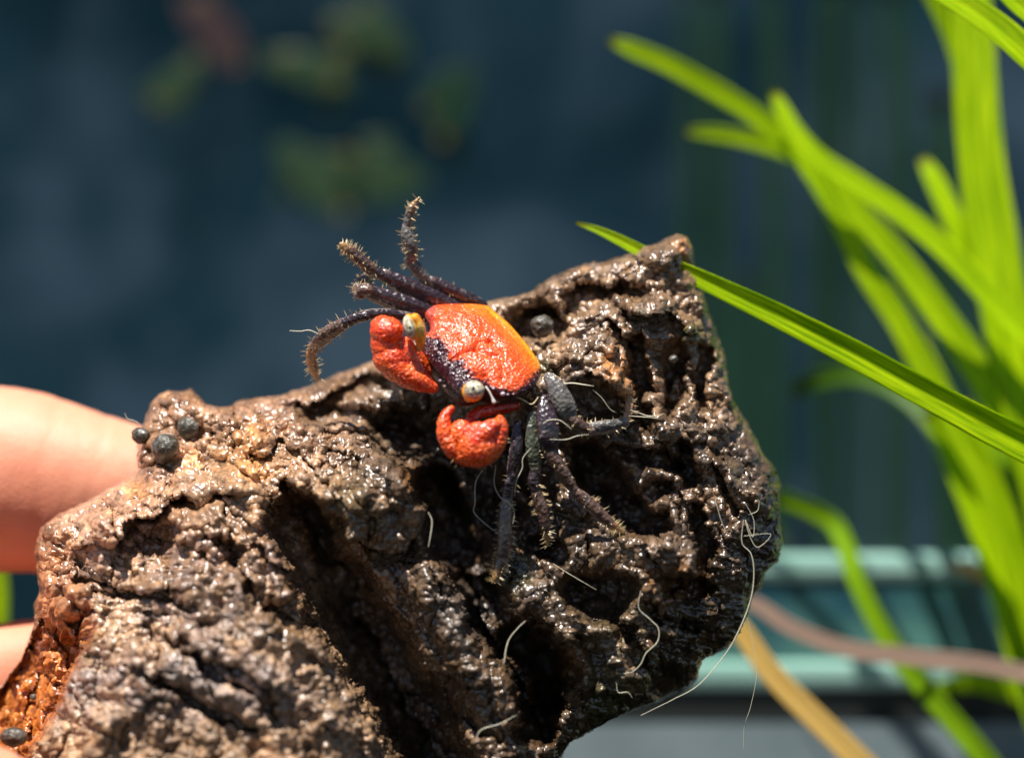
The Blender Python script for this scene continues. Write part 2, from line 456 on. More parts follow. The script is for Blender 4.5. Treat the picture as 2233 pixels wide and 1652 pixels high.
# broken ledges: (polyline, rise above, fall below, reach above, reach below); 'below' is the right-hand side walking along the line
LEDGE = [([(231,1195),(258,1157),(322,1130),(387,1087),(392,1066)], 30, 75, 60, 55),
 ([(395,1062),(430,1090),(473,1084),(515,1064)], 18, 55, 40, 34),
 ([(607,1050),(678,1087),(710,1120),(780,1168),(865,1200),(905,1180),(945,1062)], 26, 95, 60, 70),
 ([(678,1135),(725,1195),(758,1248),(782,1329),(818,1382),(850,1463),(882,1527),(925,1602),(968,1665),(1010,1760)], 40, 110, 90, 120),
 ([(1005,1215),(1030,1250),(1059,1302),(1065,1356),(1086,1409),(1128,1463),(1165,1530),(1185,1600)], 30, 110, 60, 70),
 ([(639,874),(698,867),(760,842),(805,820),(870,795)], 16, 60, 24, 60),
 ([(1248,838),(1290,815),(1340,838),(1376,885)], 22, 60, 50, 46),
 ([(1300,700),(1386,740),(1388,800),(1376,920)], 24, 60, 50, 36),
 ([(258,1442),(314,1463),(349,1480),(420,1510),(483,1560),(560,1600)], 14, 26, 40, 26),
 ([(344,1372),(408,1425),(510,1436),(591,1480),(628,1603)], 18, 34, 50, 34),
 ([(440,1150),(500,1190),(560,1300),(560,1330)], -4, 30, 40, 30),
 ([(560,1180),(600,1230),(640,1260)], 14, 30, 40, 30),
 ([(1100,700),(1140,672),(1200,668),(1240,690)], 10, 45, 24, 40),
 ([(1250,640),(1320,622),(1380,608),(1420,640)], 12, 40, 26, 36),
 ([(1330,668),(1400,664),(1470,690),(1500,730)], 14, 40, 30, 30),
 ([(1560,985),(1600,1060),(1610,1130)], 10, 34, 30, 30),
 ([(1440,1262),(1500,1252),(1560,1262)], 16, 50, 26, 30),
 ([(1400,1330),(1450,1352),(1500,1368),(1550,1365)], 14, 40, 24, 26),
 ([(1270,1345),(1330,1340),(1390,1370),(1420,1430),(1400,1480)], 12, 40, 30, 40),
 ([(160,1250),(230,1262),(330,1290),(420,1275)], 8, 30, 26, 26)]
cp = np.array(CP, float)
def _tps(r): return np.where(r > 1e-6, r * r * np.log(np.maximum(r, 1e-6)), 0)
def _fit():
    S = 1000.0; X = cp[:, :2] / S; n = len(X)
    A = np.zeros((n + 3, n + 3)); A[:n, :n] = _tps(np.hypot(*(X[:, None] - X[None]).transpose(2, 0, 1))) + np.eye(n) * 0.004
    A[:n, n] = 1; A[:n, n + 1:] = X; A[n, :n] = 1; A[n + 1:, :n] = X.T
    return X, np.linalg.solve(A, np.concatenate([cp[:, 2], [0, 0, 0]]))
_X, _w = _fit()
def rock_base(q):
    q = np.asarray(q, float)
    X = q / 1000.0; r = np.zeros(len(q))
    for k in range(len(_X)): r += _w[k] * _tps(np.hypot(X[:, 0] - _X[k, 0], X[:, 1] - _X[k, 1]))
    return r + _w[-3] + X @ _w[-2:]

def rock_h(q, edge=None):
    """height of the rock face before the fine relief"""
    q = np.asarray(q, float)
    p3 = np.column_stack([q / 70.0, np.zeros(len(q))])
    wq = q + np.column_stack([fbm(p3, 3, 11), fbm(p3 + 31, 3, 12)]) * 26
    p4 = np.column_stack([q / 18.0, np.zeros(len(q))])
    wq += np.column_stack([fbm(p4, 2, 13), fbm(p4 + 31, 2, 14)]) * 6
    h = rock_base(q)
    for pts, w, dep in RIDGE:
        d, _, _ = segdist(wq, pts)
        h += dep * np.exp(-(d / w) ** 2)
    # lumps, folded and creased, larger to smaller
    ra = wq[:, 0] * 0.6 + wq[:, 1] * 0.8; rb = -wq[:, 0] * 0.8 + wq[:, 1] * 0.6
    l1, v1 = worley(np.column_stack([ra / 125.0, rb / 66.0, h / 110.0]), 5)
    h += (0.55 - l1) * 66 + (v1 - 0.5) * 44
    h += fbm(np.column_stack([wq / 45.0, h / 60.0]), 3, 16, 0.5, True) * 12
    l2, v2 = worley(np.column_stack([wq / (34.0, 26.0), h / 40.0]), 6)
    h += (0.5 - l2) * 20 * (0.2 + v1) + (v2 - 0.5) * 10
    for pts, ri, fa, ru, rb_ in LEDGE:
        d, al, near = segdist(wq, pts)
        P_ = np.array(pts, float); n_ = len(P_) - 1
        k_ = np.clip((al * n_).astype(int), 0, n_ - 1); t_ = P_[k_ + 1] - P_[k_]
        side = t_[:, 0] * (wq[:, 1] - near[:, 1]) - t_[:, 1] * (wq[:, 0] - near[:, 0])      # > 0: to the right (y runs down)
        end = smooth(0, 0.12, al) * smooth(1, 0.88, al)
        h += np.where(side > 0, -fa * smooth(rb_, 0, d), ri * np.exp(-(d / ru) ** 2)) * end
    for pts, w, dep in GROOVE:
        d, al, _ = segdist(wq, pts)
        w_ = w * 1.2 * (0.6 + 0.4 * np.sin(np.pi * np.clip(al, 0.06, 0.94)) ** 0.5)
        h -= dep * 1.15 * smooth(1.1, 0.45, d / w_)
    return h

def build_rock():
    step = 2.25
    xs = np.arange(-130, 1722, step); ys = np.arange(500, 1880, step)
    nx, ny = len(xs), len(ys)
    gx, gy = np.meshgrid(xs, ys); q = np.column_stack([gx.ravel(), gy.ravel()])
    ed, _, near = segdist(q, OUT, True)
    ins = inside(q, OUT)
    keep = ins.reshape(ny, nx)
    cell = keep[:-1, :-1] | keep[1:, :-1] | keep[:-1, 1:] | keep[1:, 1:]
    use = np.zeros((ny, nx), bool)
    use[:-1, :-1] |= cell; use[1:, :-1] |= cell; use[:-1, 1:] |= cell; use[1:, 1:] |= cell
    use = use.ravel()
    idx = np.full(nx * ny, -1); idx[use] = np.arange(use.sum())
    jj, ii = np.nonzero(cell)
    a = jj * nx + ii
    F = np.stack([idx[a], idx[a + 1], idx[a + 1 + nx], idx[a + nx]], 1)
    qq = q[use]; e = np.where(ins, ed, 0)[use]
    out = ~ins[use]; qq[out] = near[use][out]
    h = rock_h(qq)
    # round the face over towards the silhouette
    soft = smooth(900, 1100, qq[:, 0]) * 0 + 1
    R = 62 + 22 * vnoise(np.column_stack([qq / 150.0, np.zeros(len(qq))]), 41)
    t = np.clip(e / R, 0, 1)
    edge_h = h - (1 - np.sqrt(1 - (1 - t) ** 2)) * R * 1.5
    h2 = edge_h
    # normals of this face, in the working frame
    G = np.full((ny * nx, 3), np.nan); G[use] = np.column_stack([qq, h2])
    tri = F
    v = np.column_stack([qq, h2])
    fn = np.cross(v[F[:, 2]] - v[F[:, 0]], v[F[:, 3]] - v[F[:, 1]])
    n = np.zeros_like(v)
    for k in range(4): np.add.at(n, F[:, k], fn)
    n = norm(n); n[n[:, 2] < 0] *= -1
    rightness = smooth(1080, 1250, qq[:, 0])
    # fine relief, along the normal: creases, then granules (slanting finger-like ones on the right-hand half)
    p = v
    fold = fbm(p / 34.0, 3, 21, 0.5, True) * 8.5
    g = fbm(p / 13.0, 2, 25) * 4.5
    sl = np.column_stack([p[:, 0] * 0.8 + p[:, 1] * 0.6, (-p[:, 0] * 0.6 + p[:, 1] * 0.8) * 1.5, p[:, 2]])
    d1, c1 = worley(np.where(rightness[:, None] > 0.5, sl / 17.0, p / 17.0), 31)
    d2, c2 = worley(np.where(rightness[:, None] > 0.5, sl / 10.0, p / 8.5), 33)
    bd = np.sqrt(np.clip(0.3 - d2 ** 2, 0, 1)) * 2.0
    patch = smooth(-0.25, 0.4, fbm(p / 75.0, 2, 35)) * 1.05 + 0.08
    smoothpatch = smooth(60, 150, np.hypot((qq[:, 0] - 1000) / 1.0, (qq[:, 1] - 1340))) * 0.6 + 0.4
    disp = fold + g * (0.5 + 0.5 * patch) + (0.5 - d1) * (6.5 + 3 * rightness) * (0.4 + c1) * (0.3 + patch) + bd * 2.7 * (0.1 + c2) * (0.15 + 0.9 * patch)
    wood = smooth(1270, 1430, qq[:, 1] + fbm(p / 40.0, 2, 57) * 60) * smooth(14, -18, sdpoly(qq + np.column_stack([fbm(p / 25.0, 2, 51), fbm(p / 25.0, 2, 52)]) * 12,
                 [(72,1369),(118,1292),(196,1285),(208,1369),(160,1455),(140,1531),(62,1660),(-60,1820),(-130,1800),(-110,1600),(0,1500)]))
    fib = fbm(np.column_stack([p[:, 0] / 9.0 + p[:, 1] / 34.0, p[:, 1] / 60.0, p[:, 2] / 12.0]), 3, 55)
    disp = disp * (1 - 0.9 * wood) + fib * 12 * wood
    p2 = p + n * (disp * (0.35 + 0.65 * smooth(0, 14, e)))[:, None]
    p2[:, 2] -= 95 * wood * smooth(0, 1, wood)
    # pigment, with some shade, sheen and glints put in
    def blob(x, y, r, s=9): return smooth(1.3, 0.3, np.hypot(qq[:, 0] - x, qq[:, 1] - y) / r + 0.35 * fbm(p / 22.0, 3, 60 + s))
    n1 = smooth(-0.4, 0.4, fbm(p / 85.0, 3, 71)); n2 = smooth(-0.3, 0.3, fbm(p / 24.0, 3, 73)); n3 = smooth(-0.3, 0.3, fbm(p / 9.0, 3, 77))
    col = np.array([0.13, 0.082, 0.042]) * (1 - n1[:, None]) + np.array([0.21, 0.14, 0.085]) * n1[:, None]
    def lay(col, w, c): return col * (1 - w[:, None]) + np.array(c) * w[:, None]
    pink = smooth(900, 500, qq[:, 0]) * smooth(1330, 1120, qq[:, 1]); col = lay(col, pink * (0.35 + 0.5 * n2), (0.27, 0.14, 0.085))
    col = lay(col, n2 * 0.5, (0.13, 0.10, 0.08))
    for x, y, r in [(520,985,60),(565,1010,40),(560,940,30),(420,1000,26),(1340,800,45),(1372,860,26),(1440,1290,50),(1500,1265,50),(1440,1400,32),(1250,1440,40),(1270,1420,24),(300,1070,30),(1490,540,24),(900,1040,40)]:
        col = lay(col, blob(x, y, r, x % 7) * 0.7 * (0.5 + n3 * 0.5), (0.4, 0.19, 0.065))
    olive = smooth(1150, 1350, qq[:, 0]) * smooth(1150, 1450, qq[:, 1]) * 0.6 + blob(520, 1060, 150, 3) * 0.3 + blob(750, 1100, 90, 4) * 0.4
    col = lay(col, np.clip(olive, 0, 1) * (0.4 + 0.6 * n2), (0.1, 0.09, 0.03))
    dk = blob(880, 930, 120, 5) + blob(1050, 1150, 110, 6) * 0.7 + blob(700, 900, 60, 2) * 0.5  # dark wet rock, shade of the hollow beside and below the crab painted in
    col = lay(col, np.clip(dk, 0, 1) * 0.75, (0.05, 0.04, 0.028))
    grey = blob(150, 1490, 60, 1) * 0.8 + blob(1010, 1340, 70, 2) + blob(430, 1500, 90, 3) * 0.6 + blob(1250, 850, 60, 5) * 0.7
    col = lay(col, np.clip(grey, 0, 1) * 0.7, (0.2, 0.175, 0.155))
    tan = smooth(1480, 1600, qq[:, 1]) * smooth(950, 600, qq[:, 0]); col = lay(col, tan * (0.3 + 0.5 * n2), (0.165, 0.112, 0.07)); col = lay(col, smooth(1400, 1470, qq[:, 1]) * smooth(1620, 1520, qq[:, 1]) * smooth(720, 560, qq[:, 0]) * 0.6 * (0.4 + 0.6 * n2), (0.125, 0.105, 0.11))
    col = lay(col, (blob(420, 1310, 150, 2) * 0.7 + blob(200, 1270, 90, 4) * 0.5 + blob(640, 1230, 90, 1) * 0.5) * (0.15 + 0.5 * n2), (0.155, 0.122, 0.125))  # cool lavender sheen put into the colour
    col = lay(col, np.clip(blob(100, 1250, 90, 3) + blob(130, 1330, 70, 5), 0, 1) * 0.75, (0.2, 0.085, 0.034))
    green = blob(1395, 690, 16, 2) + blob(1510, 730, 26, 3) + blob(1190, 800, 18, 1) + blob(1120, 1250, 50, 4) + blob(1330, 1540, 60, 2)
    col = lay(col, np.clip(green, 0, 1) * 0.5, (0.04, 0.07, 0.012))
    col = lay(col, wood, (0.20, 0.062, 0.012)); col = lay(col, wood * smooth(0.1, 0.5, fib) * 0.7, (0.42, 0.17, 0.035)); col = lay(col, wood * smooth(-0.1, -0.5, fib) * 0.8, (0.12, 0.035, 0.012))
    col = col * (0.8 + 0.4 * n3)[:, None] * (1.6 - 1.0 * smooth(620, 1000, qq[:, 0]) * (0.35 + 0.65 * smooth(800, 1000, qq[:, 1])))[:, None]  # darker to the right: olive stone, plus shade of down-facing faces put in
    gl = (smooth(0.4, 0.15, d2) * smooth(0.55, 0.9, c2) * 0.22 * (1 - wood))[:, None]; col = col * (1 - gl) + np.array([0.42, 0.37, 0.36]) * gl  # pale bead tips, wet glints put into the colour
    # the back of the rock: same rim, bulging away from the lens
    tb = np.clip(e / 260.0, 0, 1)
    hb = np.minimum(edge_h, 1e9) - 6 - (np.sqrt(1 - (1 - tb) ** 2)) * 300 + fbm(p / 60.0, 3, 81) * 18 * tb
    hb = np.where(out, p2[:, 2], hb)
    bstep_V = np.column_stack([qq, hb])
    N = len(qq); Fb = F[:, ::-1].copy()
    bidx = np.where(out, np.arange(N), np.arange(N) + N)
    Fb = bidx[Fb]
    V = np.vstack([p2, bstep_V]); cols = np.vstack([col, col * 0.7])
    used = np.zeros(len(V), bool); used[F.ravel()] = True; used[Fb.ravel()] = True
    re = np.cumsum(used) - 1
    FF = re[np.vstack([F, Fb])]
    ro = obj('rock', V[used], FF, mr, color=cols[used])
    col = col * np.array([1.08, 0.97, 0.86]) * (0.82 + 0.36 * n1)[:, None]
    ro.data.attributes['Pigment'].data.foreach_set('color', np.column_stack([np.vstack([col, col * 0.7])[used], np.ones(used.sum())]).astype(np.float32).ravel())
    wet = 1 - 0.85 * smooth(1440, 1560, qq[:, 1]) * smooth(760, 520, qq[:, 0]) * (0.6 + 0.4 * n2) * (1 - wood) - blob(1020, 1330, 60, 4) * 0.6
    wa = ro.data.attributes.new('Wetness', 'FLOAT', 'POINT'); wa.data.foreach_set('value', np.concatenate([np.clip(wet, 0, 1), np.ones(N)])[used].astype(np.float32))
    tag(ro, 'dark brown wet pitted lava rock the red crab sits on', 'rock')
build_rock()
def surf(x, y): return float(rock_h(np.array([[x, y]], float))[0])
#ROCK_END

# ------------------------------------------------------------------ the crab
U_ = np.array((.155, -.70, .69)); F_ = np.array((-.774, .349, .527)); R_ = np.array((.609, .618, .49))   # up, forward, towards its near side (x, y-down, h)
U_, F_, R_ = norm(U_), norm(F_), norm(R_)
def z2(x, y): return (782.9 + x * .2423, 640.6 + y * .2423)
CC = np.array([*z2(1080, 540), 60.0])
def onplane(px, py, off=0.0):
    """the point of the shell's rim plane seen at px, py"""
    c = CC + U_ * off
    h = c[2] - ((px - c[0]) * U_[0] + (py - c[1]) * U_[1]) / U_[2]
    return np.array([px, py, h])

crab = new_root('crab', (1080, 900, 30), 'small orange-red crab with a purple brow and dark bristly legs, perched on the wet rock', 'crab')

rim_px = [(600,165),(640,130),(690,112),(800,106),(900,104),(1020,106),(1140,118),(1190,145),(1240,190),(1300,240),(1360,292),(1420,360),(1480,430),(1540,505),
          (1590,575),(1630,640),(1640,700),(1622,760),(1600,800),(1560,850),(1500,895),(1420,925),(1340,935),(1270,930),(1200,900),(1140,880),(1080,905),(1010,925),(940,915),
          (880,875),(820,820),(760,750),(700,680),(650,620),(600,560),(565,505),(548,460),(560,415),(595,375),(625,345),(640,310),(630,260),(605,220),(592,190)]
def build_carapace():
    pts = np.array([z2(*p) for p in rim_px]); rim3 = np.array([onplane(*p, off=-6) for p in pts])
    cen = CC + U_ * -6
    nth, nr = 420, 150
    cl = catmull(np.vstack([rim3, rim3[:1]]), nth + 1)[:-1]
    t = np.linspace(0, 1, nr) ** 0.75
    V = cen + t[:, None, None] * (cl[None] - cen)
    H = 34.0
    z = H * np.sqrt(np.clip(1 - t ** 2.7, 0, 1))
    V = V + z[:, None, None] * U_
    V = V.reshape(-1, 3)
    px = V[:, :2]; zz = (px - np.array([782.9, 640.6])) / .2423
    n3 = V / 1.0
    add = np.zeros(len(V))
    for g, w, d in [([(640,330),(760,330),(900,360)], 18, -2), ([(830,600),(950,520),(1050,490),(1150,540),(1240,560)], 22, -4.5),
                    ([(1050,490),(1080,430),(1180,420)], 20, -3), ([(730,480),(830,600)], 26, -4), ([(1180,420),(1270,520),(1300,640),(1290,760)], 20, -3.5),
                    ([(900,640),(980,720),(1130,740)], 20, -3), ([(1180,160),(1330,330),(1560,560)], 22, -2.2)]:
        d_, _, _ = segdist(zz, g); add += 1.7 * d * np.exp(-(d_ / w) ** 2)
    for (x, y, r, a) in [(690,470,70,6), (850,640,80,6), (1000,700,50,4), (760,250,80,3), (1000,250,110,3), (1350,500,100,3), (1100,650,90,3), (1300,880,40,4), (1210,850,30,3)]:
        add += 1.35 * a * np.exp(-(np.hypot(zz[:, 0] - x, zz[:, 1] - y) / r) ** 2)
    back = smooth(30, 170, segdist(zz, [(1150,118),(1240,190),(1360,292),(1480,430),(1590,575),(1640,680)])[0])   # 0 on the smooth hind edge
    front = smooth(420, 120, segdist(zz, [(560,480),(700,690),(900,870),(1300,930)])[0])
    d1, c1 = worley(V / (5.6 - 0.0 * front)[:, None], 101)
    d2, c2 = worley(V / 3.3, 103)
    gran = (0.45 - d1) * (1.5 + 2.4 * front) * (0.3 + 1.1 * c1) + (0.45 - d2) * 1.2
    wr = fbm(V / 16.0, 3, 105) * 2.2 + fbm(V / 7.0, 2, 107) * 1.0
    tt = np.repeat(t, nth)
    add = add + (gran + wr) * (0.12 + 0.88 * back) * smooth(1.0, 0.93, tt)
    V = V + U_ * add[:, None]
    # pigment
    nz = fbm(V / 9.0, 3, 109) * 60 + (c1 - 0.5) * 50
    purple = smooth(35, -35, sdpoly(zz, [(530,430),(620,400),(700,410),(760,470),(790,560),(800,610),(880,590),(960,660),(990,740),(1000,770),(1110,790),(1200,860),(1330,900),(1420,890),(1500,850),(1580,740),(1700,700),(1640,1000),(900,1000),(500,600)]) + nz * 0.7 - 34)
    col = np.tile(np.array([0.76, 0.085, 0.010]), (len(V), 1))
    w = smooth(135, 5, segdist(zz, [(1000,80),(1150,118),(1240,190),(1360,292),(1480,430),(1590,575),(1640,680),(1610,790)])[0] + nz * 0.5)[:, None]
    col = col * (1 - w) + np.array([0.82, 0.19, 0.010]) * w
    w = smooth(22, 0, segdist(zz, [(1150,118),(1240,190),(1360,292),(1480,430),(1590,575),(1640,680)])[0])[:, None]
    col = col * (1 - w) + np.array([0.85, 0.34, 0.010]) * w
    w = (smooth(90, 10, segdist(zz, [(610,140),(650,120),(620,200),(640,300)])[0] + nz * 0.4) * 0.6)[:, None]
    col = col * (1 - w) + np.array([0.35, 0.05, 0.06]) * w
    w = purple[:, None]
    col = col * (1 - w) + np.array([0.034, 0.004, 0.008]) * w
    tip = (purple * smooth(0.33, 0.12, d1) * smooth(0.35, 0.8, c1))[:, None]
    col = col * (1 - tip) + np.array([0.42, 0.34, 0.4]) * tip
    tip = ((1 - purple) * smooth(0.3, 0.1, d1) * 0.35)[:, None]
    col = col * (1 - tip) + np.array([0.95, 0.36, 0.16]) * tip
    i = np.arange(nr - 1)[:, None]; j = np.arange(nth)[None]; j2 = (j + 1) % nth
    F = np.stack([i * nth + j, (i + 1) * nth + j, (i + 1) * nth + j2, i * nth + j2], -1).reshape(-1, 4)
    # rolled-under rim
    last = V.reshape(nr, nth, 3)[-1]
    rows = [V]; cols = [col]; base = (nr - 1) * nth; lastcol = col.reshape(nr, nth, 3)[-1]
    for k, (ins_, dn) in enumerate([(0.995, 3), (0.97, 6), (0.9, 8)]):
        rows.append(cen + (last - cen) * ins_ - U_ * dn); cols.append(lastcol * 0.8)
    Vn = np.vstack(rows); Cn = np.vstack(cols)
    Fl = [F]
    for k in range(3):
        b0 = base + k * nth if k else base
        b1 = nr * nth + k * nth
        b0 = base if k == 0 else nr * nth + (k - 1) * nth
        jj = np.arange(nth); jk = (jj + 1) % nth
        Fl.append(np.stack([b0 + jj, b1 + jj, b1 + jk, b0 + jk], 1))
    o = obj('carapace', Vn, np.vstack(Fl), m_carapace, crab, color=Cn)
    return o
build_carapace()

def build_body():
    rimz = np.array([onplane(*z2(*p), off=-10) for p in rim_px]); cen = CC - U_ * 10
    parts = []
    # a hull under the shell, its front face pushed forward and down
    rows = []
    cl = catmull(np.vstack([rimz, rimz[:1]]), 65)[:-1]
    fw = smooth(30, 120, (cl - cen) @ F_)
    for s, dn, push in [(0.0, -2, 0), (0.94, -1, 0), (0.97, 12, 5), (0.95, 26, 9), (0.86, 44, 8), (0.66, 60, 0), (0.3, 68, 0), (0, 69, 0)]:
        rows.append(cen + (cl - cen) * s - U_ * dn + F_[None] * (fw * push)[:, None])
    V = np.vstack(rows); n = 64; F = []
    for i in range(len(rows) - 1):
        for j in range(n): F.append([i * n + j, i * n + (j + 1) % n, (i + 1) * n + (j + 1) % n, (i + 1) * n + j])
    parts.append((V, F))
    V, F = merge(parts)
    V, N, F = remesh(V, F, 1.6, 3)
    d1, c1 = worley(V / 4.2, 121)
    V = V + N * ((0.45 - d1) * 2.4 * c1 + fbm(V / 12, 3, 123) * 2)[:, None]
    col = np.tile(np.array([0.04, 0.022, 0.02]), (len(V), 1))
    zz = (V[:, :2] - np.array([782.9, 640.6])) / .2423
    sp = (smooth(0.3, 0.12, d1) * smooth(0.72, 0.9, c1))[:, None]; col = col * (1 - sp) + np.array([0.35, 0.28, 0.14]) * sp
    low = smooth(-38, -56, (V - CC) @ U_) * smooth(900, 1000, zz[:, 1])
    col = col * (1 - low[:, None]) + np.array([0.45, 0.03, 0.012]) * low[:, None]
    obj('underbody', V, F, m_under, crab, color=col)
build_body()

def blobpart(name, prims, mat, parent, colfn, vox=1.3, gran=2.2, scale=4.4, it=6, seed=0):
    V, F = merge(prims); V, N, F = remesh(V, F, vox, it)
    d1, c1 = worley(V / scale, 131 + seed); d2, c2 = worley(V / (scale * 0.55), 132 + seed)
    V = V + N * ((0.45 - d1) * gran * (0.3 + c1) + (0.45 - d2) * gran * 0.3 + fbm(V / 11, 3, 133 + seed) * 1.2)[:, None]
    return obj(name, V, F, mat, parent, color=colfn(V, d1, c1))

def redcol(V, d1, c1, y0=None):
    n = fbm(V / 20, 3, 141)
    col = np.array([0.84, 0.06, 0.006]) + (smooth(-0.4, 0.4, n))[:, None] * np.array([0.16, 0.07, 0.004])
    col = col * (0.75 + 0.4 * smooth(-0.3, 0.3, fbm(V / 4.0, 2, 143)))[:, None]
    tip = (smooth(0.3, 0.1, d1) * smooth(0.3, 0.8, c1) * 0.25)[:, None]  # pinkish granule tips, small highlights put into the shell colour
    return col * (1 - tip) + np.array([0.95, 0.35, 0.2]) * tip

def bristles(parent, path, rad, n, length=7, thick=0.75, spread=1.0, mat=None, tipdir=0.25, name='bristles', seed=0):
    """short stiff hairs round a limb, joined as one part"""
    r_ = np.random.default_rng(seed + 500); c = catmull(path, 60); pos = c[:, :3]; tan = norm(np.gradient(pos, axis=0)); parts = []
    for k in range(n):
        i = int(r_.integers(2, 59)); ref = norm(r_.normal(size=3)); a = norm(np.cross(tan[i], ref))
        a[2] *= 0.3; a = norm(a)
        b = pos[i] + a * c[i, 3] * rad * 0.85
        L = length * (0.55 + 1.5 * r_.random() ** 1.5); d = norm(a * spread + tan[i] * tipdir + r_.normal(size=3) * 0.12)
        s = norm(np.cross(d, (0.3, 0.2, 0.9))); u = np.cross(d, s)
        th = thick * (0.8 + 0.5 * r_.random())
        base = [b + (s * math.cos(q) + u * math.sin(q)) * th for q in (0, 2.09, 4.19)]
        mid = [b + d * L * 0.55 + (s * math.cos(q) + u * math.sin(q)) * th * 0.75 for q in (0, 2.09, 4.19)]
        V = np.array(base + mid + [b + d * L])
        parts.append((V, [[0, 1, 4, 3], [1, 2, 5, 4], [2, 0, 3, 5], [3, 4, 6], [4, 5, 6], [5, 3, 6]]))
    V, F = merge(parts)
    o = obj(name, V, F, mat or m_bristle, parent, smooth_=False); o['kind'] = 'stuff'
    return o

# claws
def claw_left():
    e = new_root('claw', (900, 800, 80), '', '')
    for k in ('label', 'category'): del e[k]
    e.parent = crab; e.location = Vector(P((850, 790, 110))[0] - world_loc(crab))
    h = 128
    blobpart('palm', [ellipsoid((843, 722, h), (37, 33, 32)), ellipsoid((838, 748, h - 4), (31, 42, 27)), ellipsoid((851, 782, h - 2), (38, 36, 28)), ellipsoid((834,712,h-8),(27,25,26)), ellipsoid((878,776,h-10),(33,44,20)), ellipsoid((892,812,h-8),(36,30,20)), ellipsoid((866,806,h-4),(34,28,22))], m_claw, e, redcol, gran=2.8, scale=4.2, it=14, seed=1)
    blobpart('movable_finger', [tube([(856, 798, h + 4, 26), (882, 818, h + 2, 26), (915, 834, h - 2, 22), (944, 846, h - 10, 13)], 26, 16, 0.8)], m_claw, e, redcol, gran=3.2, scale=4.2, seed=2)
    blobpart('fixed_finger', [tube([(868, 745, h - 6, 16), (882, 772, h - 6, 22), (900, 802, h - 14, 22), (922, 826, h - 22, 16), (945, 842, h - 26, 10)], 24, 14, 0.7)], m_claw, e, redcol, gran=1.2, seed=3)
    blobpart('arm', [tube([(862, 750, h - 30, 22), (890, 770, h - 42, 24), (925, 800, h - 62, 22), (950, 820, h - 70, 16)], 20, 14)], m_claw, e, lambda V, d, c: redcol(V, d, c) * 0.8, gran=1.0, seed=4)
claw_left()
def claw_right():
    e = bpy.data.objects.new('claw', None); scene.collection.objects.link(e); e.parent = crab
    e.location = Vector(P((1030, 980, 150))[0] - world_loc(crab))
    h = 160
    blobpart('palm', [ellipsoid((1040, 977, h + 6), (45, 44, 30)), ellipsoid((1046, 944, h + 4), (34, 26, 22)), ellipsoid((1022, 990, h), (34, 28, 26)), ellipsoid((1006, 952, h), (30, 38, 20)), ellipsoid((1062, 950, h), (34, 34, 20)),
                      tube([(1036, 965, h + 12, 24), (1058, 940, h + 12, 22), (1084, 922, h + 4, 13)], 18, 14)], m_claw, e, redcol, gran=3.0, scale=4.2, seed=5)
    blobpart('fixed_finger', [tube([(1090, 914, h - 2, 11), (1094, 932, h - 2, 15), (1088, 962, h - 2, 18), (1070, 988, h - 2, 20), (1052, 1002, h - 2, 16)], 28, 16, 0.9)], m_claw, e, redcol, gran=2.8, scale=4.2, seed=6)
    blobpart('movable_finger', [tube([(985, 890, h - 12, 8), (973, 903, h - 6, 12), (968, 925, h, 16), (972, 953, h + 2, 19), (987, 980, h + 2, 20), (1003, 997, h, 15)], 30, 16, 0.9)], m_claw, e, redcol, gran=2.8, scale=4.2, seed=7)
    blobpart('arm', [tube([(1030, 950, h - 30, 16), (1026, 920, h - 46, 15), (1045, 900, h - 60, 15), (1085, 892, h - 64, 14), (1125, 884, h - 76, 11)], 26, 14)], m_claw, e, lambda V, d, c: redcol(V, d, c) * np.array([0.55, 0.3, 0.5]), gran=1.0, seed=8)
    bristles(e, [(990, 985, h + 4, 22), (1030, 1004, h + 6, 22), (1075, 985, h + 4, 22), (1094, 940, h, 16)], 1.0, 34, 6, 0.7, mat=m_bristle, seed=9)
claw_right()

# eyes
def eye(cx, cy, h, r, ax, stalk, ring, pup):
    e = bpy.data.objects.new('eye', None); scene.collection.objects.link(e); e.parent = crab
    e.location = Vector(P((cx, cy, h))[0] - world_loc(crab))
    V, F = ellipsoid((cx, cy, h), r, ax, 40, 28); obj('cornea', V, F, m_eye, e)
    V, F = ring; obj('eye_ring', V, F, m_stalk, e)
    V, F = merge(stalk); V, N, F = remesh(V, F, 1.0, 5); V = V + N * (fbm(V / 6, 2, 151) * 0.8)[:, None]; obj('stalk', V, F, m_stalk, e)
    V, F = ellipsoid(pup[:3], (pup[3], pup[3] * 1.25, 0.9), None, 16, 8); obj('pupil', V, F, m_pupil, e)
a1 = ((0.97, -0.22, 0), (0.22, 0.97, 0.0), (0, 0, 1))
eye(892, 713, 152, (13, 26, 17), a1, [tube([(914, 760, 112, 8), (917, 742, 130, 12), (913, 716, 140, 15), (904, 694, 146, 13)], 20, 16)],
    ellipsoid((896, 712, 145), (15, 29, 16), a1, 36, 20), (894, 714, 168.4, 2.6))
eye(1034, 850, 168, (22.5, 21, 19), None, [tube([(1022, 866, 132, 12), (1026, 860, 142, 15), (1028, 856, 150, 18)], 18, 16)],
    ellipsoid((1031, 853.5, 160), (24.6, 23, 18), None, 40, 20), (1033, 848, 186.2, 4.2))
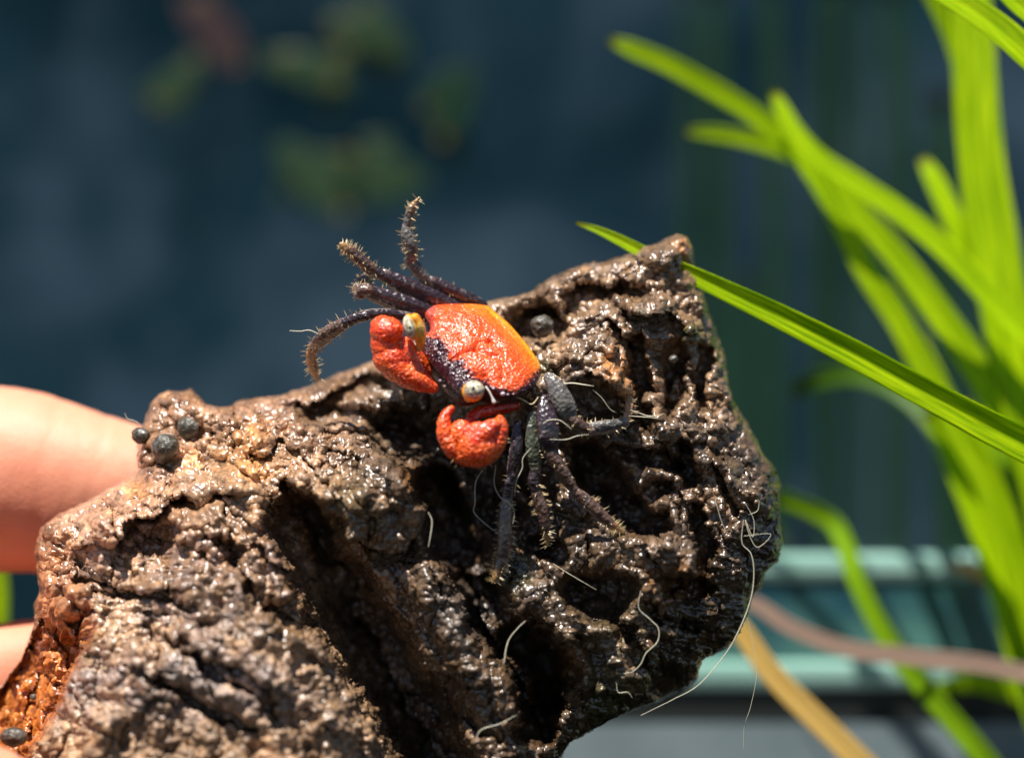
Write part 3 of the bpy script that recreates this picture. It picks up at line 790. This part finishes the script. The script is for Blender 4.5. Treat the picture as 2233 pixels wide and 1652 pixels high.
# pale bristle post beside the near eye, and the pale lip line
V, F = tube([(1060, 844, 158, 2.4), (1066, 852, 160, 2.0), (1073, 866, 160, 2.4), (1077, 876, 158, 5.0)], 14, 8); obj('antennule', V, F, m_white, crab)
m_tub = M('tubercle', 0.2, (0.5, 0.4, 0.42), Coat_Weight=0.8)
lip = [z2(*p) for p in [(1230,975),(1290,955),(1350,935),(1410,930),(1460,945),(1510,975),(1555,995),(1590,965),(1612,935)]]
V, F = tube([(x, y, 122 - 0.10 * (x - 1080) - 8, 1.9) for x, y in lip], 40, 8); N = fbm(V / 3.0, 2, 3)[:, None]; obj('lip_ridge', V + N * 0.8, F, M('lip', 0.35, (0.5, 0.4, 0.24)).m, crab)
parts = []
for x, y, r in [(1295, 900, 13), (1210, 850, 9), (1190, 835, 6), (1340, 905, 7), (1390, 900, 5), (690, 500, 9), (720, 530, 8), (780, 640, 9), (810, 620, 7), (880, 740, 8), (910, 735, 6), (730, 780, 7), (770, 830, 6), (560, 560, 5), (960, 690, 9), (1010, 710, 8)]:
    q = onplane(*z2(x, y), off=(25 if x > 600 else 14) if y < 780 else 12); V, F = ellipsoid(q, (r * .44, r * .38, r * .4), None, 14, 10)
    obj('tubercle', V, F, m_tub, crab)

# legs: each a run of segments, in working px
LEGCOL = {'dark': (0.034, 0.019, 0.024), 'brown': (0.1, 0.055, 0.038), 'grey': (0.12, 0.11, 0.095), 'green': (0.07, 0.08, 0.05), 'tan': (0.3, 0.14, 0.06)}
def leg(segs, br, seed):
    """segs: (name, path, colour, flat)"""
    pth0 = segs[0][1][0]
    e = bpy.data.objects.new('leg', None); scene.collection.objects.link(e); e.parent = crab
    e.location = Vector(P(pth0[:3])[0] - world_loc(crab))
    for si, (nm, path, colr, flat) in enumerate(segs):
        wf = 1.4 if nm == 'merus' and seed < 4 else 1.2; path = [(q[0], q[1], q[2], q[3] * wf) for q in path]; path[-1] = (*path[-1][:3], path[-1][3] * (0.45 if nm == 'dactyl' else 1)); V, F = tube(path, 34, 22, flat)
        c = catmull(path, 40)
        tanv = norm(np.array(path[-1][:3]) - np.array(path[0][:3]))
        # grain and a slightly keeled edge
        ctr = c[np.argmin(((V[:, None, :] - c[None, :, :3]) ** 2).sum(-1), 1), :3]
        N = norm(V - ctr)
        d1, c1 = worley(V / 4.4, 161 + seed + si)
        disp = (0.45 - d1) * 0.9 * (0.3 + c1) + fbm(V / 9, 2, 163 + seed) * 0.9
        V = V + N * disp[:, None]
        base = np.array(LEGCOL[colr]); col = base * (0.7 + 0.7 * smooth(-0.3, 0.3, fbm(V / 10, 3, 171 + seed)))[:, None]
        tipc = (smooth(0.3, 0.1, d1) * smooth(0.35, 0.8, c1) * 0.85)[:, None]  # pale grain tips, silvery wet glints painted into the limb
        col = col * (1 - tipc) + np.array([0.5, 0.46, 0.42]) * tipc
        along = (V - np.array(path[0][:3])) @ tanv / max(np.linalg.norm(np.array(path[-1][:3]) - np.array(path[0][:3])), 1)
        jt = (smooth(0.93, 1.05, along) * 0.6)[:, None]; col = col * (1 - jt) + np.array([0.34, 0.24, 0.2]) * jt
        if nm == 'dactyl':
            jt = smooth(0.2, 1.0, along)[:, None]; col = col * (1 - jt) + np.array([0.42, 0.24, 0.08]) * jt
        s = obj(nm, V, F, m_leg, e, color=col)
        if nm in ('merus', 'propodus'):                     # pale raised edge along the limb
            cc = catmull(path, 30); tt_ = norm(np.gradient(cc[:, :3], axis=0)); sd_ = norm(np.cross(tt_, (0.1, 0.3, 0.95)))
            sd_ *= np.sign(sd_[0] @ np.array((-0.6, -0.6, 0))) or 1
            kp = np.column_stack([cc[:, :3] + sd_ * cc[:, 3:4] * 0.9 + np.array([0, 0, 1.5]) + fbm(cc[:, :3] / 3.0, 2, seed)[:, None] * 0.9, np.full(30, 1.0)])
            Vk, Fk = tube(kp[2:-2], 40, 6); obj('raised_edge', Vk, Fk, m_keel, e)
        nb = br[si]
        if nb: bristles(s, path, 1.0, nb, 9.0 if nm != 'merus' else 6.5, 0.85, seed=seed * 10 + si)

def S(*p): return [tuple(map(float, q)) for q in p]
leg([('merus', S((1054,666,-78,8),(1020,652,-70,12),(975,634,-60,14),(938,616,-50,12)), 'dark', 0.6),
     ('carpus', S((938,624,-46,7),(925,606,-40,11),(905,582,-34,12),(891,567,-28,10)), 'grey', 0.7),
     ('propodus', S((896,566,-28,11),(897,545,-22,14),(890,515,-16,14),(887,492,-12,9)), 'grey', 0.75),
     ('dactyl', S((889,490,-12,9),(893,468,-8,9),(900,450,-6,8),(915,431,-4,4.5)), 'grey', 0.8)], (12, 16, 40, 40), 1)
leg([('merus', S((1000,676,-60,12),(930,645,-40,16),(870,618,-22,15),(838,600,-14,11)), 'dark', 0.6),
     ('carpus', S((850,612,-16,10),(830,599,-10,11),(806,588,-4,9)), 'dark', 0.8),
     ('propodus', S((812,590,-4,11),(790,571,2,13),(772,555,8,11)), 'brown', 0.8),
     ('dactyl', S((772,554,8,11),(757,543,12,10),(743,532,16,9)), 'brown', 0.8)], (8, 10, 44, 60), 2)
leg([('merus', S((955,694,-34,14),(880,664,-8,17),(820,642,6,14),(794,630,14,11)), 'dark', 0.6),
     ('carpus', S((805,632,30,10),(788,634,30,11),(780,642,28,9)), 'brown', 0.9),
     ('propodus', S((786,644,24,9),(780,630,2,11),(792,614,-30,14),(800,610,-50,13)), 'brown', 0.9)], (8, 26, 70), 3)
leg([('merus', S((910,694,0,9),(840,684,30,10),(790,687,48,10)), 'dark', 0.8),
     ('carpus', S((796,690,58,10),(775,694,54,11),(748,706,48,12)), 'dark', 0.8),
     ('propodus', S((748,706,46,13),(715,728,32,15),(695,746,16,14),(682,758,2,10)), 'brown', 0.7),
     ('dactyl', S((682,760,0,11),(678,780,-14,10),(684,806,-34,9),(694,832,-58,4)), 'tan', 0.8)], (4, 10, 60, 60), 4)
leg([('merus', S((1196,822,108,10),(1214,850,116,18),(1232,885,118,20),(1246,914,112,13)), 'grey', 0.5),
     ('carpus', S((1243,912,112,11),(1262,924,112,11),(1288,940,108,10)), 'brown', 0.8),
     ('propodus', S((1268,938,104,11),(1300,934,100,14),(1335,930,92,15),(1362,922,84,11)), 'grey', 0.7),
     ('dactyl', S((1362,920,82,9),(1371,900,76,8),(1372,872,68,7),(1366,846,60,4)), 'tan', 0.8)], (8, 12, 34, 34), 5)
leg([('merus', S((1190,872,108,12),(1192,905,120,20),(1197,950,124,21),(1202,985,118,14)), 'dark', 0.55),
     ('carpus', S((1200,988,116,13),(1216,1012,114,13),(1238,1046,108,12),(1252,1068,104,9)), 'brown', 0.8),
     ('propodus', S((1258,1074,102,10),(1282,1096,100,13),(1310,1122,98,12),(1332,1142,96,9)), 'brown', 0.75),
     ('dactyl', S((1332,1142,96,8),(1345,1151,95,7),(1360,1161,94,4)), 'tan', 0.8)], (10, 14, 34, 60), 6)
leg([('merus', S((1162,905,92,9),(1160,940,98,12),(1163,985,98,14),(1168,1022,94,11)), 'green', 0.7),
     ('carpus', S((1166,1026,92,10),(1164,1050,90,12),(1170,1076,88,10)), 'dark', 0.8),
     ('propodus', S((1170,1076,88,11),(1182,1108,84,13),(1188,1140,80,11)), 'brown', 0.8),
     ('dactyl', S((1188,1140,80,10),(1192,1165,76,7),(1194,1190,72,3.5)), 'brown', 0.8)], (6, 10, 40, 44), 7)
leg([('merus', S((1130,925,92,9),(1128,960,100,12),(1122,1000,102,12),(1116,1036,98,10)), 'dark', 0.7),
     ('carpus', S((1118,1036,98,10),(1110,1060,96,11),(1106,1088,94,10)), 'dark', 0.8),
     ('propodus', S((1106,1088,94,11),(1102,1130,96,14),(1100,1180,98,15),(1095,1222,100,12)), 'brown', 0.8),
     ('dactyl', S((1094,1222,100,12),(1085,1248,102,10),(1074,1270,104,5)), 'brown', 0.8)], (6, 10, 90, 90), 8)
#CRAB_END

# ------------------------------------------------------------------ beads in the hollows of the rock
def bead(x, y, h, r, label, sq=(1, 1, 1)):
    if r > 8 and 320 < x < 900: h = surf(x, y) + r * 0.55
    V, F = ellipsoid((x, y, h), (r * sq[0], r * sq[1], r * sq[2]), None, 48, 32)
    n = norm(V - np.array([x, y, h])); d1, c1 = worley(V / 6.0, int(x) % 50)
    V = V + n * (fbm(V / 14, 3, int(x)) * 3.2 + (0.45 - d1) * 1.6)[:, None]
    tag(obj('round_bead', V, F, m_pellet), label, 'bead', 'round dark beads stuck to the rock')
bead(1182, 711, max(-40, surf(1182, 711) + 14), 25, 'single grey round bead in the hollow right behind the orange crab')
bead(412, 932, 28, 26, 'dark round bead higher and further right of the pair on the rock near the finger')
bead(360, 976, 46, 31, 'biggest dark round bead, the lower one of the pair near the finger')
bead(306, 950, -40, 19, 'small grey bead peeping out at the rock edge against the finger')
bead(30, 1606, 150, 24, 'glossy dark bead at the bottom left corner by the orange streak', (1.25, 0.9, 1))
bead(72, 1518, 118, 7, 'tiny dark bead on the orange streak of the rock')
bead(1468, 782, 6, 9, 'tiny pale bead in the dark crevice of the right-hand peak')

# ------------------------------------------------------------------ loose white hairs on rock and crab
def hair(pts, r, label, dh=6):
    r *= 0.72; pp = []
    for q in pts:
        x, y = q[:2]; hh = q[2] if len(q) > 2 else surf(x, y) + dh
        pp.append((x, y, hh, r))
    m_ = len(pp) - 1; pp = [(p[0], p[1], p[2], p[3] * (0.45 + 0.75 * math.sin(math.pi * min(1, 0.12 + 0.88 * i / m_)) + random.uniform(-0.08, 0.08))) for i, p in enumerate(pp)]
    V, F = tube(pp, 14 * len(pts), 6)
    tag(obj('hair', V, F, m_hair), label, 'hair', 'loose pale hairs')
def z3(x, y): return (934.2 + x * .3124, 782.9 + y * .3124)
def z7(x, y): return ((1300 + x / 2.183) / 1.124, (1100 + y / 2.183) / 1.124)
def hz(f, pts, h): return [(*f(*p[:2]), p[2] if len(p) > 2 else h) for p in pts]
hair(hz(z7, [(1140,380),(1132,500),(1180,560),(1196,660),(1180,800),(1120,960),(1040,1100),(900,1260),(760,1340),(590,1424)], 120), 1.5, 'longest white hair, curving down from the tangle and off the lower right rim')
hair(hz(z7, [(1150,290),(1195,380),(1190,470),(1150,380),(1180,480),(1220,525),(1285,455),(1140,465)], 118), 1.1, 'tangled white hair in sharp zigzags at the right rim')
hair(hz(z7, [(1050,450),(1020,380),(1000,310),(990,270),(1020,250)], 112), 0.9, 'thin hooked hair left of the zigzag tangle')
hair(hz(z7, [(1225,280),(1215,330),(1170,350)], 100), 0.9, 'short bowed hair above the zigzag tangle')
hair(hz(z7, [(590,760),(580,850),(640,910),(685,960),(680,1030),(620,1090),(590,1150),(545,1190),(500,1200)], 150), 1.4, 'wavy white hair in the hollow of the lower right rock')
hair(hz(z7, [(460,1250),(470,1300),(520,1300),(545,1330)], 140), 1.0, 'small hooked hair below the wavy one')
hair(hz(z7, [(1160,900),(1190,1040),(1210,1200),(1180,1370),(1145,1480),(1140,1600)], 60), 0.6, 'faint thread hanging below the right rim')
hair(hz(z3, [(0,1070),(25,1130),(15,1230),(0,1310)], 170), 1.7, 'short thick white hair bent over the dark gap below the red claw')
hair(hz(z3, [(380,770),(330,860),(325,1000),(320,1070),(400,1150),(490,1220)], 120), 1.1, 'long curved hair hanging under the red claw')
hair(hz(z3, [(470,740),(460,870),(500,960),(560,1000),(600,1060),(590,1150)], 125), 1.0, 'hair curling across the two hanging legs')
hair(hz(z3, [(715,620),(660,690),(655,760),(615,850),(600,960)], 130), 1.1, 'pale hair between the hanging legs')
hair(hz(z3, [(800,450),(840,425),(910,425),(960,455),(1000,490)], 142), 1.3, 'curved hair across the bent front leg')
hair(hz(z3, [(850,560),(960,560),(1040,535),(1120,525)], 138), 1.0, 'brownish straight hair from the dark leg to the bent one')
hair(hz(z3, [(920,175),(1000,168),(1080,178),(1155,188)], 104), 2.0, 'straight thick white bristle pointing right above the bent leg')
hair(hz(z3, [(1150,215),(1210,270),(1270,350),(1320,375)], 100), 0.8, 'thin hair spanning the hollow inside the bent leg')
hair(hz(z3, [(1410,355),(1470,375),(1530,395),(1600,395),(1640,380)], 92), 1.3, 'looped hair pointing right from the bent leg, upper one')
hair(hz(z3, [(1400,395),(1460,400),(1530,405),(1590,408),(1635,380)], 92), 1.2, 'looped hair pointing right from the bent leg, lower one')
hair([(632,721,30), (655,722,32), (675,720,34), (697,728,36), (712,727,38)], 1.2, 'wavy hair sticking out left from the crab leg over the blue background')
hair([(272,900,-30), (278,912,-30), (296,918,-30), (310,930,-28)], 0.8, 'tiny curled hair beside the finger at the left rock tip')
hair([(1098,1447,190), (1108,1398,170), (1130,1368,170), (1146,1353,165)], 1.3, 'pale hair leaning from the middle ridge over the dark gully')
hair([(1034,1617,215), (1050,1590,215), (1090,1577,210), (1126,1558,205)], 1.3, 'bowed hair low on the mossy middle ridge')
hair([(1206,1228,100), (1240,1250,105), (1300,1285,110)], 0.9, 'straight hair across the brown rock below the hanging legs')

# ------------------------------------------------------------------ the hand holding the rock
def build_hand():
    e = new_root('hand', (-900, 1500, -350), 'hand gripping the rock from the left, one pale finger lit by the sun', 'hand')
    h = -395
    parts = [
        tube([(-1000,1480,h-80,300),(-700,1330,h-60,255),(-430,1130,h-20,225),(-180,1055,h,212),(0,1046,h,204),(120,1062,h+5,190),(240,1082,h+8,170),(360,1108,h+10,150),(440,1125,h,120)], 60, 40),   # the finger in the sun
        tube([(-1000,1650,h,250),(-600,1560,h+10,190),(-250,1510,h+40,150),(0,1485,h+50,128),(140,1460,h+50,118),(280,1450,h+40,100)], 50, 32),
        tube([(-1000,1850,h,250),(-600,1850,h,190),(-250,1800,h+20,150),(0,1780,h+40,130),(200,1750,h+40,105)], 40, 28),
        tube([(-1050,2050,h,230),(-700,2100,h,170),(-400,2080,h+20,140),(-150,2040,h+30,110)], 40, 28),
        tube([(-1100,1500,h+100,300),(-700,1600,60,230),(-380,1720,250,170),(-140,1765,300,128),(-40,1722,325,108),(14,1748,325,100)], 50, 32),  # thumb tip in front
        ellipsoid((-1250,1750,h),(520,600,260)), tube([(-1400,1800,h,420),(-2000,2100,h,330),(-2600,2400,h,320)], 30, 32)]
    V, F = merge(parts); V, N, F = remesh(V, F, 14, 12)
    d = fbm(V / 120, 3, 201) * 4
    for x0, s, a in [(95, 6, -2.0), (205, 7, -2.2), (-60, 8, -3.0), (190, 5, -1.2)]:
        xx = V[:, 0] - (x0 + (V[:, 1] - 1050) * -0.18 + fbm(V / 60, 2, 203) * 14)
        d += a * np.exp(-(xx / s) ** 2) * (V[:, 1] < 1300)
    V = V + N * d[:, None]
    o = obj('skin', V, F, m_skin, e)
build_hand()

# ------------------------------------------------------------------ ribbon leaves
WS = 1.0
def ribbon(name, path, mat, parent=None, fold=0.25, tilt=0.0, n=70, ribs=3):
    """path rows x, y, h, width; a strap leaf with a keel, ribs and real thickness"""
    c = catmull(path, n); pos = c[:, :3]; w = np.maximum(c[:, 3], 1.0)*WS
    tan = norm(np.gradient(pos, axis=0))
    side = norm(np.cross(tan, np.array([0, 0, 1.0]))); up = norm(np.cross(side, tan))
    if up[0][2] < 0: up = -up
    tl = tilt if np.ndim(tilt) else tilt
    s2 = side * math.cos(tl) + up * math.sin(tl); u2 = up * math.cos(tl) - side * math.sin(tl)
    m = 15; t = np.linspace(-0.5, 0.5, m)
    prof = fold * np.abs(t) * 1.0 + 0.012 * np.cos(t * math.pi * 2 * ribs * 2)
    th = 0.018 * (1 - (2 * t) ** 2) + 0.003
    scale = w[:, None]
    top = pos[:, None] + (t[None, :] * scale)[..., None] * s2[:, None] + ((prof + th)[None] * scale)[..., None] * u2[:, None]
    bot = pos[:, None] + (t[None, :] * scale)[..., None] * s2[:, None] + ((prof - th)[None] * scale)[..., None] * u2[:, None]
    V = np.vstack([top.reshape(-1, 3), bot[:, ::-1].reshape(-1, 3)])
    ring = np.concatenate([top, bot[:, ::-1]], 1); M_ = 2 * m; V = ring.reshape(-1, 3)
    i = np.arange(n - 1)[:, None]; j = np.arange(M_)[None]; j2 = (j + 1) % M_
    F = np.stack([i * M_ + j, i * M_ + j2, (i + 1) * M_ + j2, (i + 1) * M_ + j], -1).reshape(-1, 4)
    F = F.tolist() + [list(range(M_)), [(n - 1) * M_ + q for q in range(M_)][::-1]]
    o = obj(name, V, F, mat, parent)
    uv = o.data.uv_layers.new(name='UVMap')
    u = np.concatenate([t + 0.5, (t + 0.5)[::-1]]); L = np.concatenate([[0], np.cumsum(np.linalg.norm(np.diff(pos, axis=0), axis=1))]) / 60
    vi = np.zeros(len(o.data.loops), np.int32); o.data.loops.foreach_get('vertex_index', vi)
    uvs = np.column_stack([u[vi % M_], L[vi // M_] + random.random() * 0]).astype(np.float32)
    uv.data.foreach_set('uv', uvs.ravel())
    return o
def A(x, y): return (1245.6 + x * .5385, y * .5385)
def B(x, y): return (1423.5 + x * .5153, 800.7 + y * .5153)
plant = new_root('strap_leaf_plant', (2450, 1900, -700), 'bright green plant with long strap leaves to the right of the rock', 'plant')
def lf(f, pts, h0, h1, mat=m_leaf, label=None, **kw):
    n = len(pts); s_ = 2.0 if h0 < -400 else 1.0
    rows = [(*f(p[0], p[1]), (h0 + (h1 - h0) * i / (n - 1)) * s_, p[2] * (0.5385 if f is A else 0.5153 if f is B else 1)) for i, p in enumerate(pts)]
    o = ribbon('leaf', rows, mat, plant, **kw)
    if label: o['label'] = label
I = lambda x, y: (x, y)
lf(I, [(1256,486,7),(1300,500,16),(1350,522,24),(1400,548,29),(1470,580,33),(1560,622,44),(1700,688,54),(1850,764,62),(2000,845,66),(2150,925,72),(2330,1020,78),(2600,1200,80)], -170, -40, label='sharp green leaf running behind the rock peak', fold=0.3, tilt=0.15)
lf(A, [(150,160,30),(250,200,70),(400,262,80),(600,375,84),(750,470,84),(900,600,88),(1000,720,90),(1100,900,95),(1200,1100,100),(1330,1300,105),(1450,1520,110),(1560,1720,120),(1750,2100,120),(2000,2900,120)], -620, -520, fold=0.22, tilt=0.2)
lf(A, [(815,365,30),(850,440,64),(900,530,76),(1000,640,80),(1150,740,86),(1300,840,90),(1450,955,92),(1600,1100,95),(1750,1270,100),(1950,1500,100),(2300,2200,100)], -560, -480, fold=0.25, tilt=-0.2)
lf(A, [(465,535,30),(560,538,58),(680,555,70),(820,590,78),(950,640,84),(1080,760,92),(1200,900,100),(1330,1050,108),(1450,1210,118),(1600,1420,124),(1720,1620,130),(1900,2000,130),(2200,2800,130)], -690, -520, fold=0.2, tilt=0.25)
lf(A, [(1420,640,40),(1465,720,76),(1530,850,90),(1620,1040,100),(1720,1270,106),(1820,1500,110),(2000,2000,110)], -640, -560, fold=0.25, tilt=-0.15)
lf(A, [(1560,-300,150),(1610,-50,165),(1630,200,175),(1645,450,185),(1670,700,190),(1710,950,200),(1760,1250,205),(1840,1600,210),(2000,2300,200)], -600, -520, fold=0.16, tilt=0.1)
lf(A, [(1440,-60,70),(1510,70,74),(1560,200,70),(1600,380,60),(1640,650,60),(1700,1000,60)], -640, -640, fold=0.2, tilt=0.3)
lf(A, [(1400,-90,90),(1560,0,100),(1700,90,110),(1834,205,118),(2000,370,120),(2400,900,120)], -260, -180, label='crisp green leaf crossing the top right corner', fold=0.3, tilt=-0.1)
lf(A, [(1680,-120,70),(1790,0,76),(1900,95,80),(2200,400,80)], -240, -200, fold=0.3)
lf(B, [(590,110,40),(640,78,72),(720,46,84),(850,30,86),(1000,75,88),(1130,165,92),(1230,300,96),(1330,540,100),(1430,800,104),(1530,1100,108),(1650,1500,108)], -900, -560, fold=0.2, mat=m_leaf_deep, label='darker short leaf arching over behind the long one')
lf(B, [(1170,180,80),(1260,380,84),(1350,600,90),(1430,820,96),(1500,1050,100),(1580,1350,100),(1700,1700,100)], -640, -560, fold=0.22)
lf(B, [(1290,150,100),(1400,420,120),(1500,700,130),(1580,1000,140),(1680,1400,140)], -660, -600, fold=0.2)
lf(B, [(1420,40,110),(1490,300,120),(1560,560,130),(1640,900,140),(1760,1400,140)], -900, -840, fold=0.2, mat=m_leaf_mid)
lf(B, [(1100,-120,90),(1180,30,90),(1260,180,90),(1330,420,70),(1400,560,40)], -760, -680, fold=0.2)
lf(B, [(480,545,50),(560,555,80),(680,605,88),(770,660,90),(820,755,90),(860,880,92),(940,1050,96),(1040,1215,100),(1150,1350,104),(1280,1500,108),(1400,1640,112),(1600,1900,112)], -700, -480, mat=m_leaf_mid, label='lower green leaf dipping across the glass bars', fold=0.2, tilt=0.5)
lf(B, [(1150,1400,30),(1250,1345,60),(1380,1330,80),(1500,1360,90),(1650,1420,90)], -820, -800, fold=0.2)
lf(B, [(250,940,40),(430,1000,64),(560,1085,70),(700,1150,72),(850,1195,74),(1000,1213,76),(1200,1235,76),(1400,1258,76),(1600,1300,76)], -520, -520, mat=m_leaf_tan, label='withered tan leaf curving right from behind the rock', fold=0.12)
lf(B, [(300,1020,70),(380,1120,88),(500,1290,96),(650,1445,100),(800,1590,104),(920,1710,106),(1200,2000,106)], -420, -420, mat=m_leaf_straw, label='straw-yellow dry leaf slanting down to the bottom edge', fold=0.14)
lf(B, [(1255,835,24),(1310,845,50),(1370,862,62),(1430,900,62),(1520,980,60)], -800, -720, mat=m_leaf_straw, label='short pale dry leaf tip on the upper glass bar', fold=0.14)
p2_ = new_root('strap_leaf_plant', (-150, 1700, -1400), 'blurred green leaf peeping out below the finger at the left edge', 'plant')
ribbon('leaf', [(-30,1180,-1400,24),(-10,1250,-1400,44),(-8,1330,-1400,50),(-20,1420,-1400,50),(-60,1700,-1400,50)], m_leaf, p2_)

# ------------------------------------------------------------------ behind: glass rim of the tank, sill, dark wall, blurred leaves
HB = -1700                                        # the glass stands this far behind the crab
def box(x0, x1, y0, y1, h0, h1, bev=3):
    me_pts = []
    V = np.array([(x, y, h) for h in (h0, h1) for y in (y0, y1) for x in (x0, x1)], float)
    F = [[0,1,3,2],[4,6,7,5],[0,4,5,1],[2,3,7,6],[0,2,6,4],[1,5,7,3]]
    return V, F
def boxo(name, *a, mat=None, parent=None, bev=0.004):
    V, F = box(*a); o = obj(name, V, F, mat, parent, smooth_=False)
    b = o.modifiers.new('bevel', 'BEVEL'); b.width = bev; b.segments = 3
    return o
m_gedge = M('glass_edge', 0.3, (0.16, 0.36, 0.3), Coat_Weight=0.5); m_gedge.set('Base Color', m_gedge.ramp(m_gedge.noise(3, 3, m_gedge.coord((0.4, 1, 3))), [(0.38, (0.20, 0.38, 0.31)), (0.62, (0.36, 0.54, 0.48))]))
m_gface = M('glass_face', 0.2, (0.012, 0.1, 0.09)); m_gface.set('Base Color', m_gface.ramp(m_gface.noise(3.2, 2), [(0.4, (0.012, 0.06, 0.085)), (0.6, (0.09, 0.22, 0.185))]))
m_blk = M('black_gap', 0.6, (0.004, 0.006, 0.004))
m_sill = M('sill', 0.6, (0.12, 0.15, 0.16)); m_sill.set('Base Color', m_sill.ramp(m_sill.noise(3, 4), [(0.35, (0.13, 0.17, 0.18)), (0.65, (0.22, 0.27, 0.28))]))
rim = new_root('tank_rim', (1700, 1500, HB), 'pale green glass rim of a tank, two bright edges with a teal band between', 'tank rim')
boxo('upper_edge', 700, 3300, 1205, 1266, HB - 60, HB, mat=m_gedge.m, parent=rim, bev=0.02)
boxo('glass_band', 700, 3300, 1262, 1444, HB - 60, HB - 20, mat=m_gface.m, parent=rim)
boxo('lower_edge', 700, 3300, 1438, 1500, HB - 60, HB + 4, mat=m_gedge.m, parent=rim, bev=0.02)
boxo('base_board', 700, 3300, 1496, 1574, HB - 70, HB - 30, mat=m_blk.m, parent=rim)
V, F = box(500, 3600, 1576, 1760, HB - 120, HB + 40); o = obj('sill', V, F, m_sill.m, smooth_=False); tag(o, kind='structure')
V, F = box(-3000, 6000, 1780, 1820, -11500, HB + 900); o = obj('ground', V, F, m_blk.m, smooth_=False); tag(o, kind='structure')

m_wall = M('tank_back', 0.9); m_wall.b.inputs['Specular IOR Level'].default_value = 0.0
co = m_wall.coord((1, 1, 1))
nw = m_wall.noise(0.6, 4, co); nw2 = m_wall.noise(1.5, 4, co); nw3 = m_wall.noise(0.5, 2, m_wall.coord((1, 1, 0.25)))
cw = m_wall.ramp(nw, [(0.38, (0.004, 0.015, 0.022)), (0.5, (0.010, 0.029, 0.042)), (0.63, (0.042, 0.068, 0.095))])
cw = m_wall.mix(m_wall.maprange(nw2, 0.48, 0.75, 0, 0.5), cw, (0.05, 0.08, 0.11))
cw = m_wall.mix(m_wall.maprange(nw3, 0.52, 0.72, 0, 0.4), cw, (0.016, 0.07, 0.055))
m_wall.set('Base Color', cw)
HW = -9000
V, F = box(-1500, 3800, -1200, 2100, HW - 100, HW); o = obj('backdrop', V, F, m_wall.m, smooth_=False); tag(o, kind='structure')

# dim leaves far behind, blurred by the lens
def farplant(name, cx, cy, h, n, r, size, mat, label, cat, vertical=False, group=None):
    e = new_root(name, (cx, cy + r, h), label, cat, group)
    rr = random.Random(int(cx * 3 + cy))
    for k in range(n):
        x = cx + rr.uniform(-r, r); y = cy + rr.uniform(-r, r) * 0.8; a = rr.uniform(0, 6.28); s = size * rr.uniform(0.7, 1.2)
        if vertical: a = math.pi / 2 + rr.uniform(-0.08, 0.08)
        s *= 1.7; dx, dy = math.cos(a) * s, math.sin(a) * s
        hh = h + rr.uniform(-100, 100)
        ribbon('leaf', [(x - dx, y - dy, hh, s * 0.1), (x - dx * 0.5, y - dy * 0.5 + 4, hh + 10, s * 0.7), (x, y, hh, s * 0.85), (x + dx * 0.6, y + dy * 0.6 + 5, hh, s * 0.6), (x + dx, y + dy, hh - 10, s * 0.08)] if not vertical else
               [(x, y - s, hh, 6), (x + rr.uniform(-8, 8), y - s * 0.3, hh, 26), (x + rr.uniform(-8, 8), y + s * 0.3, hh, 30), (x, y + s, hh, 26)], mat, e, n=16, fold=0.1)
G = 'dim leaves far behind'
farplant('far_plant', 378, 190, -7600, 3, 20, 42, m_leaf_far, 'small blurred yellow-green leaf spot at upper left', 'plant', group=G)
farplant('far_plant', 790, 90, -7600, 4, 45, 60, m_leaf_far, 'blurred green leaf patch at the top, right of centre left', 'plant', group=G)
farplant('far_plant', 700, 165, -7600, 4, 50, 48, m_leaf_far, 'blurred green leaf patch just below and left of the topmost one', 'plant', group=G)
farplant('far_plant', 735, 355, -7600, 5, 60, 70, m_leaf_far, 'large blurred green leaf patch above the raised crab leg', 'plant', group=G)
farplant('far_plant', 960, 225, -7600, 3, 60, 50, m_leaf_dim, 'faint arched green leaf patch at top centre', 'plant', group=G)
farplant('far_plant', 455, 50, -7600, 3, 40, 48, m_red_far, 'blurred reddish leaf patch at top left', 'plant', group=G)
for i, (x, w) in enumerate([(1500, 1), (1830, 1), (1700, 1), (1900, 1)]):
    pass
fp = new_root('far_strap_plant', (1750, 1500, -3000), 'dim upright green leaves in the dark behind the bright leaves', 'plant')
rr = random.Random(4)
for x, y0, y1, w, h in [(1500,-60,700,40,-7400),(1560,-60,1100,70,-7600),(1690,-80,1200,60,-7000),(1790,-80,1250,46,-7200),(1820,-80,1250,50,-7300),(1880,-60,1250,44,-7100),(1960,-60,1250,70,-7000),(2060,200,1250,90,-6800),(2160,500,1250,110,-6900),(1620,600,1250,70,-7300)]:
    ribbon('leaf', [(x + rr.uniform(-15, 15), y0, h, w * 0.6), (x, y0 * 0.6 + y1 * 0.4, h, w * 0.8), (x + rr.uniform(-15, 15), y1, h, w * 0.8)], m_leaf_dim, fp, n=20, fold=0.1)
